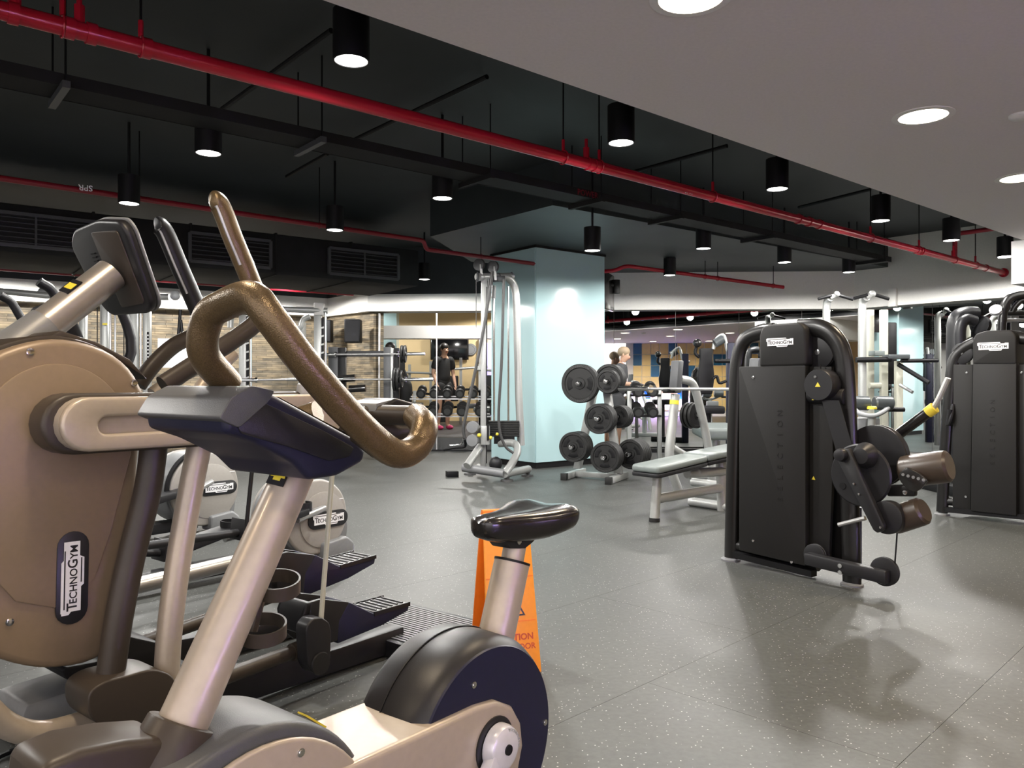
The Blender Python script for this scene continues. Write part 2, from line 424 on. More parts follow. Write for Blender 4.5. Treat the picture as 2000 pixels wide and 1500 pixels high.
# ---- walls
def wallbox(a, b, z0, z1, th, m, name, parent=None, out=1, uvs=False):
    a, b = xy(*a), xy(*b); d = (b-a).normalized(); n = V((-d.y, d.x, 0))*out
    P = [a+UP*z0, b+UP*z0, b+n*th+UP*z0, a+n*th+UP*z0]
    o = struct(name, MB().prism(P, UP*(z1-z0)), m, parent, smooth=0)
    if uvs:
        uv = o.data.uv_layers.new(name='UVMap'); base = wloc(o)
        for lp in o.data.loops:
            p = o.data.vertices[lp.vertex_index].co+base; uv.data[lp.index].uv = ((p-a).dot(d), p.z)
    return o
SB = 2.3
wallbox((-9.5, 10.03), (-3.42, 14.25), 0, SB+0.1, 0.2, 'stacked_stone', 'wall_left', uvs=True)
wallbox((-3.45, 14.28), (-2.30, 13.12), 0, SB+0.1, 0.2, 'stacked_stone', 'wall_back_left', uvs=True)
wallbox((-9.5, 9.78), (-3.27, 14.0), SB, 2.62, 0.45, 'white_paint', 'trim_4')
wallbox((-3.27, 14.0), (-2.38, 13.0), SB, 2.62, 0.4, 'white_paint', 'trim_5')
wallbox((-2.38, 13.0), (0.58, 12.83), SB, 2.58, 0.4, 'white_paint', 'trim_6')
wallbox((-9.5, 9.78), (-3.27, 14.0), 2.62, 3.35, 0.45, 'slab_dark', 'trim_20')
wallbox((-3.27, 14.0), (-2.38, 13.0), 2.62, 3.35, 0.4, 'slab_dark', 'trim_21')
wallbox((-2.38, 13.0), (0.58, 12.83), 2.58, 3.35, 0.4, 'slab_dark', 'trim_22')
wallbox((0.58, 12.83), (5.45, 12.55), SB, 3.35, 0.4, 'white_paint', 'trim_23')
wallbox((5.45, 12.55), (9.5, 7.69), SB, 3.35, 0.5, 'white_paint', 'trim_7')
wallbox((0.9, 12.98), (5.62, 12.72), 0, 2.4, 0.15, 'wall_grey', 'wall_back')
wallbox((5.60, 12.75), (9.6, 7.95), 0, 2.4, 0.15, 'wall_grey', 'wall_right')
struct('wall_east', MB().abox(9.5, 9.65, -1.5, 7.9, 0, 3.35), 'wall_yellow')
struct('wall_west', MB().abox(-9.65, -9.5, -1.5, 10.2, 0, 3.35), 'wall_grey')
wb = struct('wall_front', MB().abox(2.4, 9.5, -1.65, -1.5, 0, 3.35), 'white_paint')
struct('wall_front_left', MB().abox(-9.5, -6.2, -1.65, -1.5, 0, 3.35), 'wall_grey')
struct('trim_13', MB().abox(-6.2, 2.4, -1.65, -1.5, 2.62, 3.35), 'white_paint')      # wide opening added behind the viewer to let in fill light
for k_ in range(5): struct('trim_%d' % (14+k_), MB().abox(-6.2+2.15*k_-.04, -6.2+2.15*k_+.04, -1.62, -1.53, 0, 2.62), 'steel')
struct('floor_added_lobby', MB().abox(-8, 4.5, -5.5, -1.62, -.08, -.002), 'wall_grey')  # floor of the added lobby, beyond the fill light opening
struct('wall_added_bay_back', MB().abox(-7, 2.4, 19.2, 19.35, 0, 3.35), 'wall_yellow')  # walls of the bay added in place of the left mirror
struct('wall_added_bay_left', MB().abox(-6.0, -5.85, 12.9, 19.2, 0, 3.35), 'wall_grey')
struct('wall_added_bay_right', MB().abox(1.3, 1.45, 13.2, 19.2, 0, 3.35), 'wall_yellow')
struct('trim_8', MB().abox(-5.85, 1.3, 16.6, 17.0, 2.06, 2.33), 'white_paint')
struct('trim_9', MB().bar((-2.3, 12.98, 0.0125), (0.95, 12.78, 0.0125), V((0, .03, 0)), UP*0.0125), 'black')
struct('trim_10', MB().bar((0.95, 12.76, 0.03), (5.5, 12.5, 0.03), V((0, .02, 0)), UP*0.03), 'black')
struct('trim_11', MB().bar(at(853, 612, 12.95)*1.0, at(853, 884, 12.95), V((.009, 0, 0)), V((0, .02, 0))), 'steel')  # mirror panel seam, built as a slim post of the added bay
struct('trim_12', MB().bar(at(741, 612, 13.1), at(741, 880, 13.1), V((.012, 0, 0)), V((0, .03, 0))), 'steel')
# tiles of the wall behind the camera, seen in the mirrors
rt = random.Random(11)
blue = {(2, 1), (4, 0), (4, 2), (6, 2), (9, 1), (10, 1), (2, 2), (7, 3), (8, 3), (12, 2), (0, 0), (0, 1), (13, 0), (5, 4), (1, 4), (11, 4)}
for i in range(19):
    for j in range(6):
        x0, z0 = 2.6+i*0.3, 2.5-(j+1)*0.385
        m = MB().abox(x0+.009, x0+.291, -1.5, -1.478, z0+.009, z0+.376)
        obj('tile', m, 'tile_blue' if ((i % 15, j) in blue) else 'tile_cream', wb, loc=(x0+.15, -1.49, z0+.19), smooth=0)
# ---- mirrors
def mirror_row(a, b, first, widths, z0, z1, labels):
    a, b = xy(*a), xy(*b); d = (b-a).normalized(); n = V((-d.y, d.x, 0)); s = first
    for wd, lab in zip(widths, labels):
        p, q = a+d*(s+.003), a+d*(s+wd-.003)
        solo('mirror_panel', MB().bar((p+q)/2-d*((q-p).length/2)+UP*(z0+z1)/2, (p+q)/2+d*((q-p).length/2)+UP*(z0+z1)/2, n*0.004, UP*(z1-z0)/2), 'mirror', lab, 'mirror', (p+q)/2+UP*z0, 'wall mirror panels', smooth=0)
        s += wd
mirror_row((0.95, 12.955), (5.62, 12.70), 0.0, [0.72, 1.0, 1.02, 1.0, .9], 0.06, 2.36,
           ['tall wall mirror panel half hidden behind the teal pillar', 'tall wall mirror panel behind the weight plate tree', 'tall wall mirror panel above the flat bench', 'tall wall mirror panel behind the nearer black weight tower', 'tall wall mirror panel behind the chin-up frame, at the wall corner'])
mirror_row((5.62, 12.70), (9.5, 7.98), 0.05, [1.05, 1.05, 1.05, 1.05], 0.06, 2.36,
           ['mirror panel on the angled wall next to the corner', 'mirror panel on the angled wall left of the far weight tower', 'mirror panel on the angled wall behind the far weight tower', 'mirror panel on the angled wall at the right picture edge'])
# ---- pillar
PC = at(1046, 916, F*H/(916-750))
p2 = PC+DA*1.25; p3 = PC+DB*0.95; p4 = p2+DB*0.95
cc = (PC+p4)/2
base = struct('pillar', MB().prism([PC+(cc-PC)*.04+UP*0, p2+(cc-p2)*.04, p4+(cc-p4)*.04, p3+(cc-p3)*.04], UP*ZD), 'black')
for nm, a, b in (('cladding', PC, p2), ('cladding', p3, PC), ('cladding', p2, p4), ('cladding', p4, p3)):
    d = (b-a).normalized(); n = V((d.y, -d.x, 0))
    A = a+d*.004; B = b-d*.004
    obj('glass_cladding', MB().bar((A+B)/2-d*(B-A).length/2+UP*1.475, (A+B)/2+d*(B-A).length/2+UP*1.475, n*.008, UP*1.395), 'teal_glass', base, loc=(A+B)/2, smooth=0, bevel=0.003)
obj('cornice', MB().prism([PC+(PC-cc)*.03+UP*(ZD-.03), p2+(p2-cc)*.03+UP*(ZD-.03), p4+(p4-cc)*.03+UP*(ZD-.03), p3+(p3-cc)*.03+UP*(ZD-.03)], UP*.03), 'black', base)

# ================================================================ CEILING THINGS
def downlight(px, py, z=2.65, lab='', dia=0.175, top=0.24, P=None, energy=None):
    P = at(px, py, F*(z-H)/(750-py)) if P is None else V(P); r = dia/2
    zt = 3.35-P.z
    t = thing('ceiling_spotlight', lab, 'ceiling light', P, 'black cylinder ceiling spotlights')
    m = MB().lathe([(r*.9, .012), (r*.9, 0), (r, 0), (r, top), (0, top)], P, UP, 28)
    obj('housing', m, 'black', t)
    obj('diffuser', MB().lathe([(0, .004), (r*.88, .004), (r*.88, .012), (0, .012)], P, UP, 28), 'lamp_on', t)
    obj('stem', MB().cyl(P+UP*top, P+UP*zt, .012, n=8), 'black', t)
    l = bpy.data.lights.new('spot', 'SPOT'); l.energy = SPOT_W if energy is None else energy; l.spot_size = math.radians(176); l.spot_blend = 0.15; l.shadow_soft_size = r*.8
    l.color = (1.0, .975, .93)
    lo = bpy.data.objects.new('spot', l); COL.objects.link(lo); lo.parent = t; lo.location = (0, 0, -0.02)
    return t
LAMPS = [(686, 120, 2.65, 'big bright spotlight hanging nearest, above the red pipe at top left'), (407, 300, 2.65, 'bright ceiling spotlight above the tall grip handles of the elliptical'),
 (252, 398, 2.65, 'ceiling spotlight above the display of the big beige machine'), (1213, 280, 2.65, 'bright spotlight beside the pipe clamps, near the white ceiling edge'),
 (864, 388, 2.65, 'ceiling spotlight left of the teal pillar, under the cable tray'), (654, 450, 2.65, 'small ceiling spotlight in front of the ventilation grilles'),
 (1518, 370, 2.65, 'bright spotlight along the white ceiling edge, second of its row'), (1720, 432, 2.65, 'bright spotlight along the white ceiling edge, third of its row'),
 (1858, 470, 2.65, 'spotlight with visible black can above the red pipe branch'), (1963, 503, 2.65, 'black can spotlight at the right end of the red pipe'),
 (1157, 490, 2.47, 'black can spotlight in front of the teal pillar top'), (1374, 486, 2.65, 'small spotlight between the pillar and the white wall'),
 (1532, 513, 2.65, 'black can spotlight left of the white wall corner'), (1658, 532, 2.65, 'black can spotlight in front of the white wall corner'),
 (1308, 538, 2.65, 'farthest small spotlight just above the thin red pipe')]
for px, py, z, lab in LAMPS: downlight(px, py, z, lab, energy=SPOT_W*{1157: .22, 1308: .5, 1532: .7, 1658: .6, 1374: .8, 1963: .25}.get(px, 1))
# rows of the same spotlights that the frame cuts off, and those of the added bay
for x, y, lab in ((-4.3, 3.0, 'spotlight left of the picture over the beige machine'), (-6.3, 6.0, 'spotlight left of the picture near the stone wall'), (-6.74, 10.44, 'spotlight close to the stone wall, behind the duct at left'), (-5.08, 11.56, 'spotlight close to the stone wall, behind the middle grille'), (-3.55, 12.45, 'spotlight close to the stone wall corner'),
                  (-1.3, 11.7, 'spotlight in front of the added bay'), (-1.0, 15.5, 'spotlight inside the added bay over the woman'), (-3.6, 17.4, 'spotlight deep inside the added bay'), (-0.2, 18.2, 'spotlight by the screen of the added bay'), (6.0, 9.6, 'spotlight in front of the angled mirrors')):
    downlight(0, 0, lab=lab, P=(x, y, 2.65 if y < 12.5 else 2.75))
def recessed(P, lab):
    t = thing('recessed_downlight', lab, 'ceiling light', P, 'recessed lights in the white ceiling')
    obj('rim', MB().lathe([(.118, .0), (.118, -.006), (.15, -.004), (.15, 0.0)], P, UP, 32), 'white_paint', t)
    obj('diffuser', MB().lathe([(0, -.002), (.12, -.002), (.12, .0)], P, UP, 32), 'lamp_warm', t)
    l = bpy.data.lights.new('spot', 'SPOT'); l.energy = WARM_W; l.spot_size = math.radians(155); l.spot_blend = 0.8; l.shadow_soft_size = .11; l.color = (1.0, .80, .56)
    lo = bpy.data.objects.new('spot', l); COL.objects.link(lo); lo.parent = t; lo.location = (0, 0, -0.03)
zc = F*(WC-H)
for px, py, lab in ((1803, 226, 'large recessed light in the middle of the white ceiling'), (1992, 347, 'recessed light cut by the right picture edge'), (1350, -6, 'recessed light cut by the top picture edge')):
    recessed(at(px, py, zc/(750-py)), lab)
for x, y, lab in ((-.85, 1.6, 'recessed light above the exercise bike'), (-2.35, .35, 'recessed light left behind the viewer'), (.5, .1, 'recessed light straight above the viewer'), (2.0, 1.3, 'recessed light right of the viewer'),
                  (3.5, 2.55, 'recessed light in the second row'), (5.0, 3.8, 'recessed light far right in the second row'), (6.6, 5.6, 'recessed light by the right wall'), (3.2, -.3, 'added recessed light brightening the tiled wall, left one'), (5.0, -.3, 'added recessed light brightening the tiled wall, middle one'), (6.8, -.2, 'added recessed light brightening the tiled wall, right one')):  # last three are added, unseen, to brighten the tiled wall
    recessed(V((x, y, WC)), lab)
p = V((3.22, 4.98, WC)); p = at(1996, 224, zc/(750-224))
solo('ceiling_sensor', MB().lathe([(.06, 0), (.06, -.012), (.045, -.022), (0, -.024)], p, UP, 24), 'white_paint', 'small round white sensor on the white ceiling at the right edge', 'sensor', p)
# violet LED tube on the wall behind the viewer (its glow shows in the glass and on the bike)
t = thing('led_tube', 'violet LED tube on the wall behind the viewer', 'light', (3.6, -1.42, 0.5))
obj('tube', MB().cyl((2.5, -1.42, .5), (4.9, -1.42, .5), .02, n=10), 'led_violet', t)
obj('holder', MB().abox(2.5, 4.9, -1.476, -1.45, .47, .53), 'steel', t)
l = bpy.data.lights.new('led', 'AREA'); l.shape = 'RECTANGLE'; l.size = 2.4; l.size_y = .1; l.energy = LED_W; l.color = (.36, .3, 1.0)
lo = bpy.data.objects.new('led', l); COL.objects.link(lo); lo.location = (3.7, -1.38, .5); lo.rotation_euler = (-PI/2, 0, 0); lo.rotation_euler = (PI/2, 0, PI)
# ---- red sprinkler pipes
def zpt(px, py, z): return at(px, py, F*(z-H)/(750-py))
ZP = 2.64
A, B = zpt(-60, 4, ZP), zpt(1962, 533, ZP)
ax = (B-A).normalized()
t = thing('sprinkler_pipe', 'thick glossy red sprinkler pipe crossing the whole dark ceiling', 'pipe', (A+B)/2)
obj('pipe', MB().cyl(A, B, .039, n=20), 'red_pipe', t)
def along(px):                                   # point of the pipe axis above a picture column
    d = (px-1000)/F; s = (A.x-d*A.y)/(d*ax.y-ax.x); return A+ax*s
for px in (25, 135, 178, 285, 1150, 1162, 1560, 1580, 1600, 1790, 1800, 1865, 1925):
    p = along(px); obj('coupling', MB().cyl(p-ax*.02, p+ax*.02, .047, n=20), 'red_pipe', t)
for px in (122, 275, 1100, 1170, 1392, 1700, 1795, 1905):
    p = along(px); side = ax.cross(UP)
    obj('hanger_strap', MB().tube([p+side*(.046*math.cos(a))+UP*(.046*math.sin(a)) for a in [2*PI*k/16 for k in range(17)]], .005, 6).tube([p+UP*.045, p+UP*.12], .012, 6), 'red_pipe', t)
    obj('hanger_rod', MB().cyl(p+UP*.1, p+UP*(3.35-p.z), .006, n=6), 'black', t)
for px in (30, 155, 1145, 1862):
    p = along(px); obj('sprinkler_outlet', MB().cyl(p, p+UP*.11, .022, n=10).cyl(p+UP*.11, p+UP*.17, .012, n=8), 'red_pipe', t)
p = along(1865); q = p+UP*.32
obj('branch_pipe', MB().tube(bendpath([p, q, q-DB*1.6], .08), .028, 12), 'red_dark', t)
obj('end_flange', MB().cyl(B-ax*.05, B+ax*.02, .062, n=20), 'red_pipe', t)
for k in range(3):
    word(t, 'SPRINKLER'[k*3:k*3+3], along(1345+16*k)-UP*.002+(CAM-along(1345)).normalized()*.0395, ax, UP, .045, 'logo_white', 'pipe_marking') if k < 1 else None
def thinpipe(pts, r, lab, drops=(), m='red_dark'):
    t = thing('sprinkler_pipe', lab, 'pipe', pts[0])
    obj('pipe', MB().tube(bendpath(pts, .12), r, 12), m, t)
    for k in drops:
        p = pts[k[0]].lerp(pts[k[0]+1], k[1])
        obj('hanger_rod', MB().cyl(p, p+UP*(3.35-p.z), .006, n=6), 'black', t)
        obj('clip', MB().tube([p+DB*((r+.008)*math.cos(a))+UP*((r+.008)*math.sin(a)) for a in [2*PI*j/10 for j in range(11)]], .004, 5), m, t)
    return t
tp = thinpipe([zpt(-80, 336, 2.75), zpt(828, 470, 2.75), zpt(832, 487, 2.66), zpt(1080, 520, 2.66)], .026, 'thin dark red pipe behind the spotlights, stepping down near the pillar', ((0, .3), (0, .7), (2, .4)))
word(tp, 'SPR', zpt(170, 369, 2.75)-V((0, .027, 0)), V((-1, -.55, -.0)), V((0, 0, -1)), .05, 'logo_white', 'pipe_marking')
thinpipe([at(-80, 519, 10.6), at(690, 575, 13.2)], .03, 'thin red pipe along the soffit above the stone wall', ((0, .25), (0, .62), (0, .95)))
thinpipe([at(1178, 530, 11.2), at(1200, 529, 11.1), at(1222, 519, 11.0), at(1530, 561, 12.1)], .028, 'thin red pipe in front of the white wall right of the pillar', ((2, .48), (2, .56), (2, .93)), 'red_pipe')
# ---- cable tray with hanging struts
a, b = zpt(-60, 132, 2.82), zpt(1868, 540, 2.82)
if b.y > 11.0: b = a+(b-a)*((11.0-a.y)/(b.y-a.y))
d = (b-a).normalized(); s = V((d.y, -d.x, 0))
t = thing('cable_tray', 'long black perforated cable tray hanging under the dark slab', 'cable tray', (a+b)/2)
for sg in (-1, 1): obj('side_rail', MB().bar(a+s*.13*sg, b+s*.13*sg, s*.003, UP*.035), 'duct_dark', t)
obj('tray_floor', MB().bar(a-UP*.03, b-UP*.03, s*.13, UP*.002), 'duct_dark', t)
def tray_at(px):
    dd = (px-1000)/F; k = (a.x-dd*a.y)/(dd*d.y-d.x); return a+d*k
for px in (115, 605, 930, 1145, 1300, 1480, 1700):
    p = tray_at(px)
    obj('strut', MB().bar(p-UP*.05-s*.22, p-UP*.05+s*.22, d*.02, UP*.02), 'grey_plastic' if px < 700 else 'duct_dark', t)
    for sg in (-1, 1): obj('hanger_rod', MB().cyl(p+s*.19*sg-UP*.06, p+s*.19*sg+UP*(3.35-p.z), .006, n=6), 'black', t)
word(t, 'POWER', tray_at(1128)+s*.136, d, UP, .055, 'red_dark', 'tray_marking')
# ---- ventilation duct with grilles
a, b = xy(-8.6, 5.55), xy(-1.30, 10.98); d = (b-a).normalized(); n = V((-d.y, d.x, 0))
t = thing('ventilation_duct', 'wide black ventilation duct with side grilles hung above the stone wall', 'duct', (a+b)/2+UP*2.45)
obj('duct_body', MB().prism([a+UP*2.46, b+UP*2.46, b+n*1.5+UP*2.46, a+n*1.5+UP*2.46], UP*.5), 'duct_dark', t, bevel=.02)
L_ = (b-a).length
for k in range(1, 9):
    p = a+d*(L_*k/9); obj('flange', MB().bar(p+UP*2.71-n*.004, p+UP*2.71+n*1.5, d*.012, UP*.262), 'duct_dark', t)
for (x, y, wd) in ((-5.0, 8.27, 1.45), (-3.31, 9.36, .95), (-1.95, 10.45, 1.0)):
    p = xy(x, y); p = a+d*((p-a).dot(d))-n*.03+UP*2.69
    g = obj('grille', MB().bar(p-d*wd/2+n*.02, p+d*wd/2+n*.02, n*.01, UP*.165), 'black', t)
    for sg in (-1, 1):
        obj('grille_frame', MB().bar(p-d*wd/2+UP*.165*sg, p+d*wd/2+UP*.165*sg, n*.02, UP*.018), 'grey_plastic', g)
        obj('grille_frame', MB().bar(p+d*(wd/2)*sg-UP*.165, p+d*(wd/2)*sg+UP*.165, n*.02, d*.018), 'grey_plastic', g)
    obj('grille_frame', MB().bar(p-UP*.165, p+UP*.165, n*.012, d*.01), 'grey_plastic', g)
    for k in range(6):
        q = p+UP*(-.125+.05*k); obj('louvre', MB().bar(q-d*wd/2, q+d*wd/2, n*.014+UP*.006, UP*.004), 'grey_plastic', g)
# ---- screen on the far side of the pillar
c = at(1188, 570, 11.6)
t = thing('wall_screen', 'black flat screen seen edge-on beside the teal pillar', 'television', c)
obj('panel', MB().box(c, V((.025, -.01, 0)), V((.1, .28, 0)), UP*.27), 'black_gloss', t, bevel=.012)
obj('bracket', MB().tube([c+V((.03, .1, .12)), c+V((.18, .3, .12))], .03, 8).cyl(c+V((.14, .2, .0)), c+V((.14, .2, .2)), .06, n=12), 'duct_dark', t)
# ================================================================ EXERCISE BIKE (front right of the cardio row)
def pp(l, c): return [pc(x, y, c) for x, y in l]
def uz(u, z, c): return D1*u+D2*c+UP*z            # machine coordinates: along, height, across
def circ(u, z, r, c, n=40, a0=0, a1=360): return [uz(u+r*math.cos(math.radians(a0+(a1-a0)*k/n)), z+r*math.sin(math.radians(a0+(a1-a0)*k/n)), c) for k in range(n if a1-a0 >= 360 else n+1)]
def screw(parent, px, py, c, r=.006):
    p = pc(px, py, c); obj('screw', MB().lathe([(r*1.5, -.002), (r*1.5, .001), (r, .0015), (r, .003), (0, .0035)], p, D2, 12), 'chrome', parent, loc=p)
def bike():
    cm, cn, cf = -1.24, -1.14, -1.34
    t = thing('exercise_bike', 'beige and dark upright exercise bike in the foreground with bronze handlebar and black saddle', 'exercise bike', uz(1.05, 0, cm))
    # rear round housing
    u2, z2, r2 = 1.345, .284, .243
    m = MB().lathe([(0, -.1), (r2-.035, -.1), (r2-.012, -.092), (r2, -.07), (r2+.002, 0), (r2, .07), (r2-.012, .092), (r2-.02, .1), (0, .1)], uz(u2, z2, cm), D2, 72)
    h = obj('rear_housing', m, 'dark_plastic', t)
    obj('rear_cover', MB().lathe([(r2-.018, .098), (r2-.02, .103), (0, .103)], uz(u2, z2, cm), D2, 72), 'blue_lit_cover', h)
    obj('housing_seam', MB().tube([uz(u2+(r2+.003)*math.cos(a), z2+(r2+.003)*math.sin(a), cm-.02) for a in [PI*(.1+.85*k/40) for k in range(41)]], .0018, 5), 'black', h)
    for px, py in ((926, 1338), (1065, 1411)): screw(h, px, py, cm+.104, .005)
    # front round housing and beam
    u1, z1, r1 = .75, .275, .255
    g = [uz(u1+r1*math.cos(math.radians(a)), z1+r1*math.sin(math.radians(a)), cf+.0) for a in range(-30, 115, 5)]
    g += [uz(.60, .50, cf), uz(.50, .475, cf), uz(.42, .46, cf), uz(.40, .40, cf), uz(.38, .18, cf), uz(.36, .09, cf), uz(.95, .09, cf)]
    fh = obj('front_housing', MB().prism(g, D2*(cn-cf)), 'grey_plastic', t, bevel=.014, seg=3, bang=40)
    q = circ(u1+.01, z1-.01, r1-.016, cn, 56)
    obj('front_cover', MB().prism(q, D2*.014), 'beige', fh, bevel=.008, seg=3)
    screw(fh, 588, 1470, cn+.015, .005)
    obj('warning_label', MB().box(uz(.925, .468, cm+.02), D1*.022-UP*.018, D2*.014, (D1*.018+UP*.022)*.06), 'yellow', fh)
    bl = pp([(640, 1512), (693, 1492), (869, 1411), (935, 1380), (972, 1369), (1003, 1380), (1020, 1412), (1024, 1455), (1015, 1505), (985, 1560), (900, 1610), (800, 1655), (700, 1690), (620, 1640)], cn+.02)
    obj('frame_beam', MB().prism(bl, D2*(-.215)), 'beige', t, bevel=.012, seg=3, bang=50)
    obj('beam_line', MB().cyl(pc(700, 1440, cm+.02)+UP*.004, pc(800, 1394, cm+.02)+UP*.004, .0016, n=5), 'black', t)
    # feet and floor supports
    for u in (.42, 1.42):
        obj('floor_foot', MB().tube(bendpath([uz(u, .035, cm-.26), uz(u, .035, cm+.26)], .02), .032, 14), 'grey_plastic', t)
    obj('lower_rail', MB().bar(uz(.4, .075, cm), uz(1.45, .075, cm), D2*.05, UP*.03), 'grey_plastic', t, bevel=.01)
    obj('front_apron', MB().prism(pp([(78, 1520), (88, 1496), (160, 1466), (250, 1448), (340, 1440), (340, 1520), (300, 1640), (60, 1640)], cm+.04), D2*-.12), 'brown_dark', t, bevel=.015, seg=3)
    # crank
    hp = pc(972, 1457, cn+.03)
    rc = obj('crank_recess', MB().lathe([(.062, -.014), (.062, -.006), (.055, -.004), (0, -.006)], hp, D2, 36), 'dark_plastic', t)
    ck = obj('crank', MB().lathe([(0, .03), (.034, .03), (.046, .024), (.05, .012), (.05, -.002), (0, -.002)], hp, D2, 36), 'crank_white', t)
    e = hp+D1*(-.125)-UP*.115
    x = (e-hp).normalized(); y = x.cross(D2)
    obj('crank_arm', MB().prism([hp+x*.0+y*.034, hp+x*.06+y*.024, e+y*.016, e+x*.016, e-y*.016, hp+x*.06-y*.024, hp-y*.034], D2*.028), 'crank_white', ck, bevel=.006)
    obj('axle_cap', MB().lathe([(0, .034), (.011, .034), (.012, .026)], hp, D2, 20), 'black', ck)
    pe = obj('pedal', MB().box(e+D2*.09, D1*.05, D2*.045, UP*.014), 'dark_plastic', t, bevel=.008)
    mm = MB(); arcword(mm, 'TECHNOGYM', hp+D2*.0275, D1, UP, .0405, .0075, math.radians(35)); obj('lettering', mm, 'grey_light', ck, smooth=0)
    # far crank for completeness of the mechanism
    hp2 = hp-D2*.26; e2 = hp2+D1*.125+UP*.115
    obj('crank_arm', MB().bar(hp2, e2, D2*.012, (D1-UP)*.014), 'crank_white', t, bevel=.004)
    obj('pedal', MB().box(e2-D2*.06, D1*.05, D2*.045, UP*.014), 'dark_plastic', t, bevel=.008)
    # seat column
    b0, b1 = pc(960, 1285, cm), pc(1000, 1098, cm)
    s_ = obj('seat_tube', MB().tube([b0-(b1-b0)*.3, b1], .0475, 28, flat=.92, up=D2), 'beige', t)
    obj('seat_tube_rim', MB().tube([b1-(b1-b0)*.004, b1+(b1-b0)*.022], .0485, 28, flat=.92, up=D2), 'black', t)
    obj('seat_tube_collar', MB().tube([b0-(b1-b0)*.16, b0+(b1-b0)*.02], [.062, .051], 28, flat=.95, up=D2), 'dark_plastic', t)
    tp_ = pc(1008, 1052, cm)
    obj('seat_post', MB().tube([b1, tp_], .029, 24), 'beige', t)
    obj('adjust_knob', MB().lathe([(.012, 0), (.016, .01), (.016, .03), (.0, .034)], b0+D1*-.06+UP*.02, -D1, 14), 'black', t)
    # saddle: lofted sections from nose to tail
    uc, zc_ = tp_.dot(D1), tp_.z
    secs = [(-.145, .020, .020, .028), (-.135, .034, .034, .027), (-.10, .043, .044, .024), (-.05, .052, .050, .021), (.0, .070, .052, .020), (.045, .092, .054, .022), (.085, .108, .052, .027), (.115, .112, .05, .03), (.134, .104, .045, .031), (.142, .085, .034, .033)]
    m = MB(); last = None; n = 28
    for du, hw, hh, dz in secs:
        ring = []
        for k in range(n):
            a = 2*PI*k/n; cx, sy = math.cos(a), math.sin(a)
            cx = math.copysign(abs(cx)**.6, cx); sy = math.copysign(abs(sy)**.75, sy)
            dip = -.008*max(0, 1-abs(cx)*1.6) if sy > 0 else 0
            ring.append(m.bm.verts.new(uz(uc+du, zc_+.028+dz+hh*sy*(1 if sy < 0 else .5)+dip, cm+hw*cx)))
        if last: m.bridge(last, ring)
        else: m.bm.faces.new(ring[::-1])
        last = ring
    m.bm.faces.new(last)
    sd = obj('saddle', m, 'black_gloss', t, smooth=50)
    obj('saddle_base', MB().prism([uz(uc+a, zc_+b, cm-.03) for a, b in ((-.09, .018), (-.06, -.012), (.0, -.022), (.03, -.012), (.1, .022), (.12, .03))], D2*.06), 'dark_plastic', sd, bevel=.006)
    obj('saddle_bolt', MB().lathe([(.009, 0), (.009, .004), (0, .005)], uz(uc-.03, zc_+.003, cm+.031), D2, 12), 'chrome', sd)
    # handle column
    c0, c1 = pc(345, 1440, cm), pc(592, 885, cm)
    obj('handle_column', MB().tube([c0-(c1-c0)*.12, c0, c1, c1+(c1-c0)*.04], [.043, .042, .037, .037], 32), 'beige', t)
    x = (c1-c0).normalized()
    obj('column_socket', MB().tube([c0-x*.2+D1*.02, c0-x*.07, c0+x*.025], [.078, .068, .058], 32), 'brown_dark', t, bevel=.004)
    pl = c0+(c1-c0)*.885; nn = (CAM-pl); nn = (nn-x*nn.dot(x)).normalized(); yy = x.cross(nn)
    ctr = pl+(nn*.8-yy*.62).normalized()*.0385; nn2 = (ctr-pl).normalized(); y2 = x.cross(nn2)
    st = obj('sticker', MB().box(ctr, x*.021, y2*.019, nn2*.0012), 'logo_black', t)
    obj('sticker_print', MB().box(ctr+nn2*.0012, x*.006, y2*.016, nn2*.0006).box(ctr+nn2*.0012+x*.008, x*.003, y2*.009, nn2*.0006).box(ctr+nn2*.0012-x*.009, x*.003, y2*.008, nn2*.0006), 'yellow', st)
    # bottle holder: two rings on a bracket
    br = obj('bottle_holder', MB().tube([pc(489, 1232, cm-.02), pc(505, 1165, cm-.02), pc(520, 1110, cm-.02)], .013, 10), 'brown_dark', t)
    for (px, py, a, b) in ((540, 1143, .05, .018), (512, 1230, .05, .018)):
        c = pc(px, py, cm-.0); tilt = (UP*.96-D1*.12+D2*.18).normalized(); xx, y_ = basis(tilt)
        o = [c+xx*(.043*math.cos(k*2*PI/36))+y_*(.043*math.sin(k*2*PI/36)) for k in range(36)]
        i = [c+xx*(.0395*math.cos(k*2*PI/36))+y_*(.0395*math.sin(k*2*PI/36)) for k in range(36)]
        obj('holder_ring', MB().ringprism([p-tilt*.013 for p in o], [p-tilt*.013 for p in i], tilt*.026), 'brown_dark', br)
    # console
    P = fillet(pp([(441, 846), (436, 815), (460, 782), (495, 762), (535, 769), (640, 826), (702, 860), (717, 880), (712, 902), (662, 930), (606, 938), (575, 905), (500, 866)], cm+.125), .008)
    cs = obj('console', MB().prism(P, D2*-.25), 'blue_lit_cover', t, bevel=.012, seg=4, bang=35)
    P = fillet(pp([(428, 818), (452, 776), (492, 753), (538, 763), (524, 786), (468, 836)], cm+.132), .006)
    obj('console_hood', MB().prism(P, D2*-.264), 'grey_plastic', cs, bevel=.014, seg=4, bang=35)
    P = fillet(pp([(468, 846), (458, 822), (478, 795), (505, 782), (632, 842), (690, 874), (680, 892), (640, 900), (560, 872)], cm+.1255), .006)
    obj('side_panel', MB().prism(P, D2*.004), 'dark_plastic', cs, bevel=.002)
    obj('screen', MB().prism(pp([(545, 776), (690, 853), (685, 858), (540, 781)], cm+.095), D2*-.19), 'screen', cs)
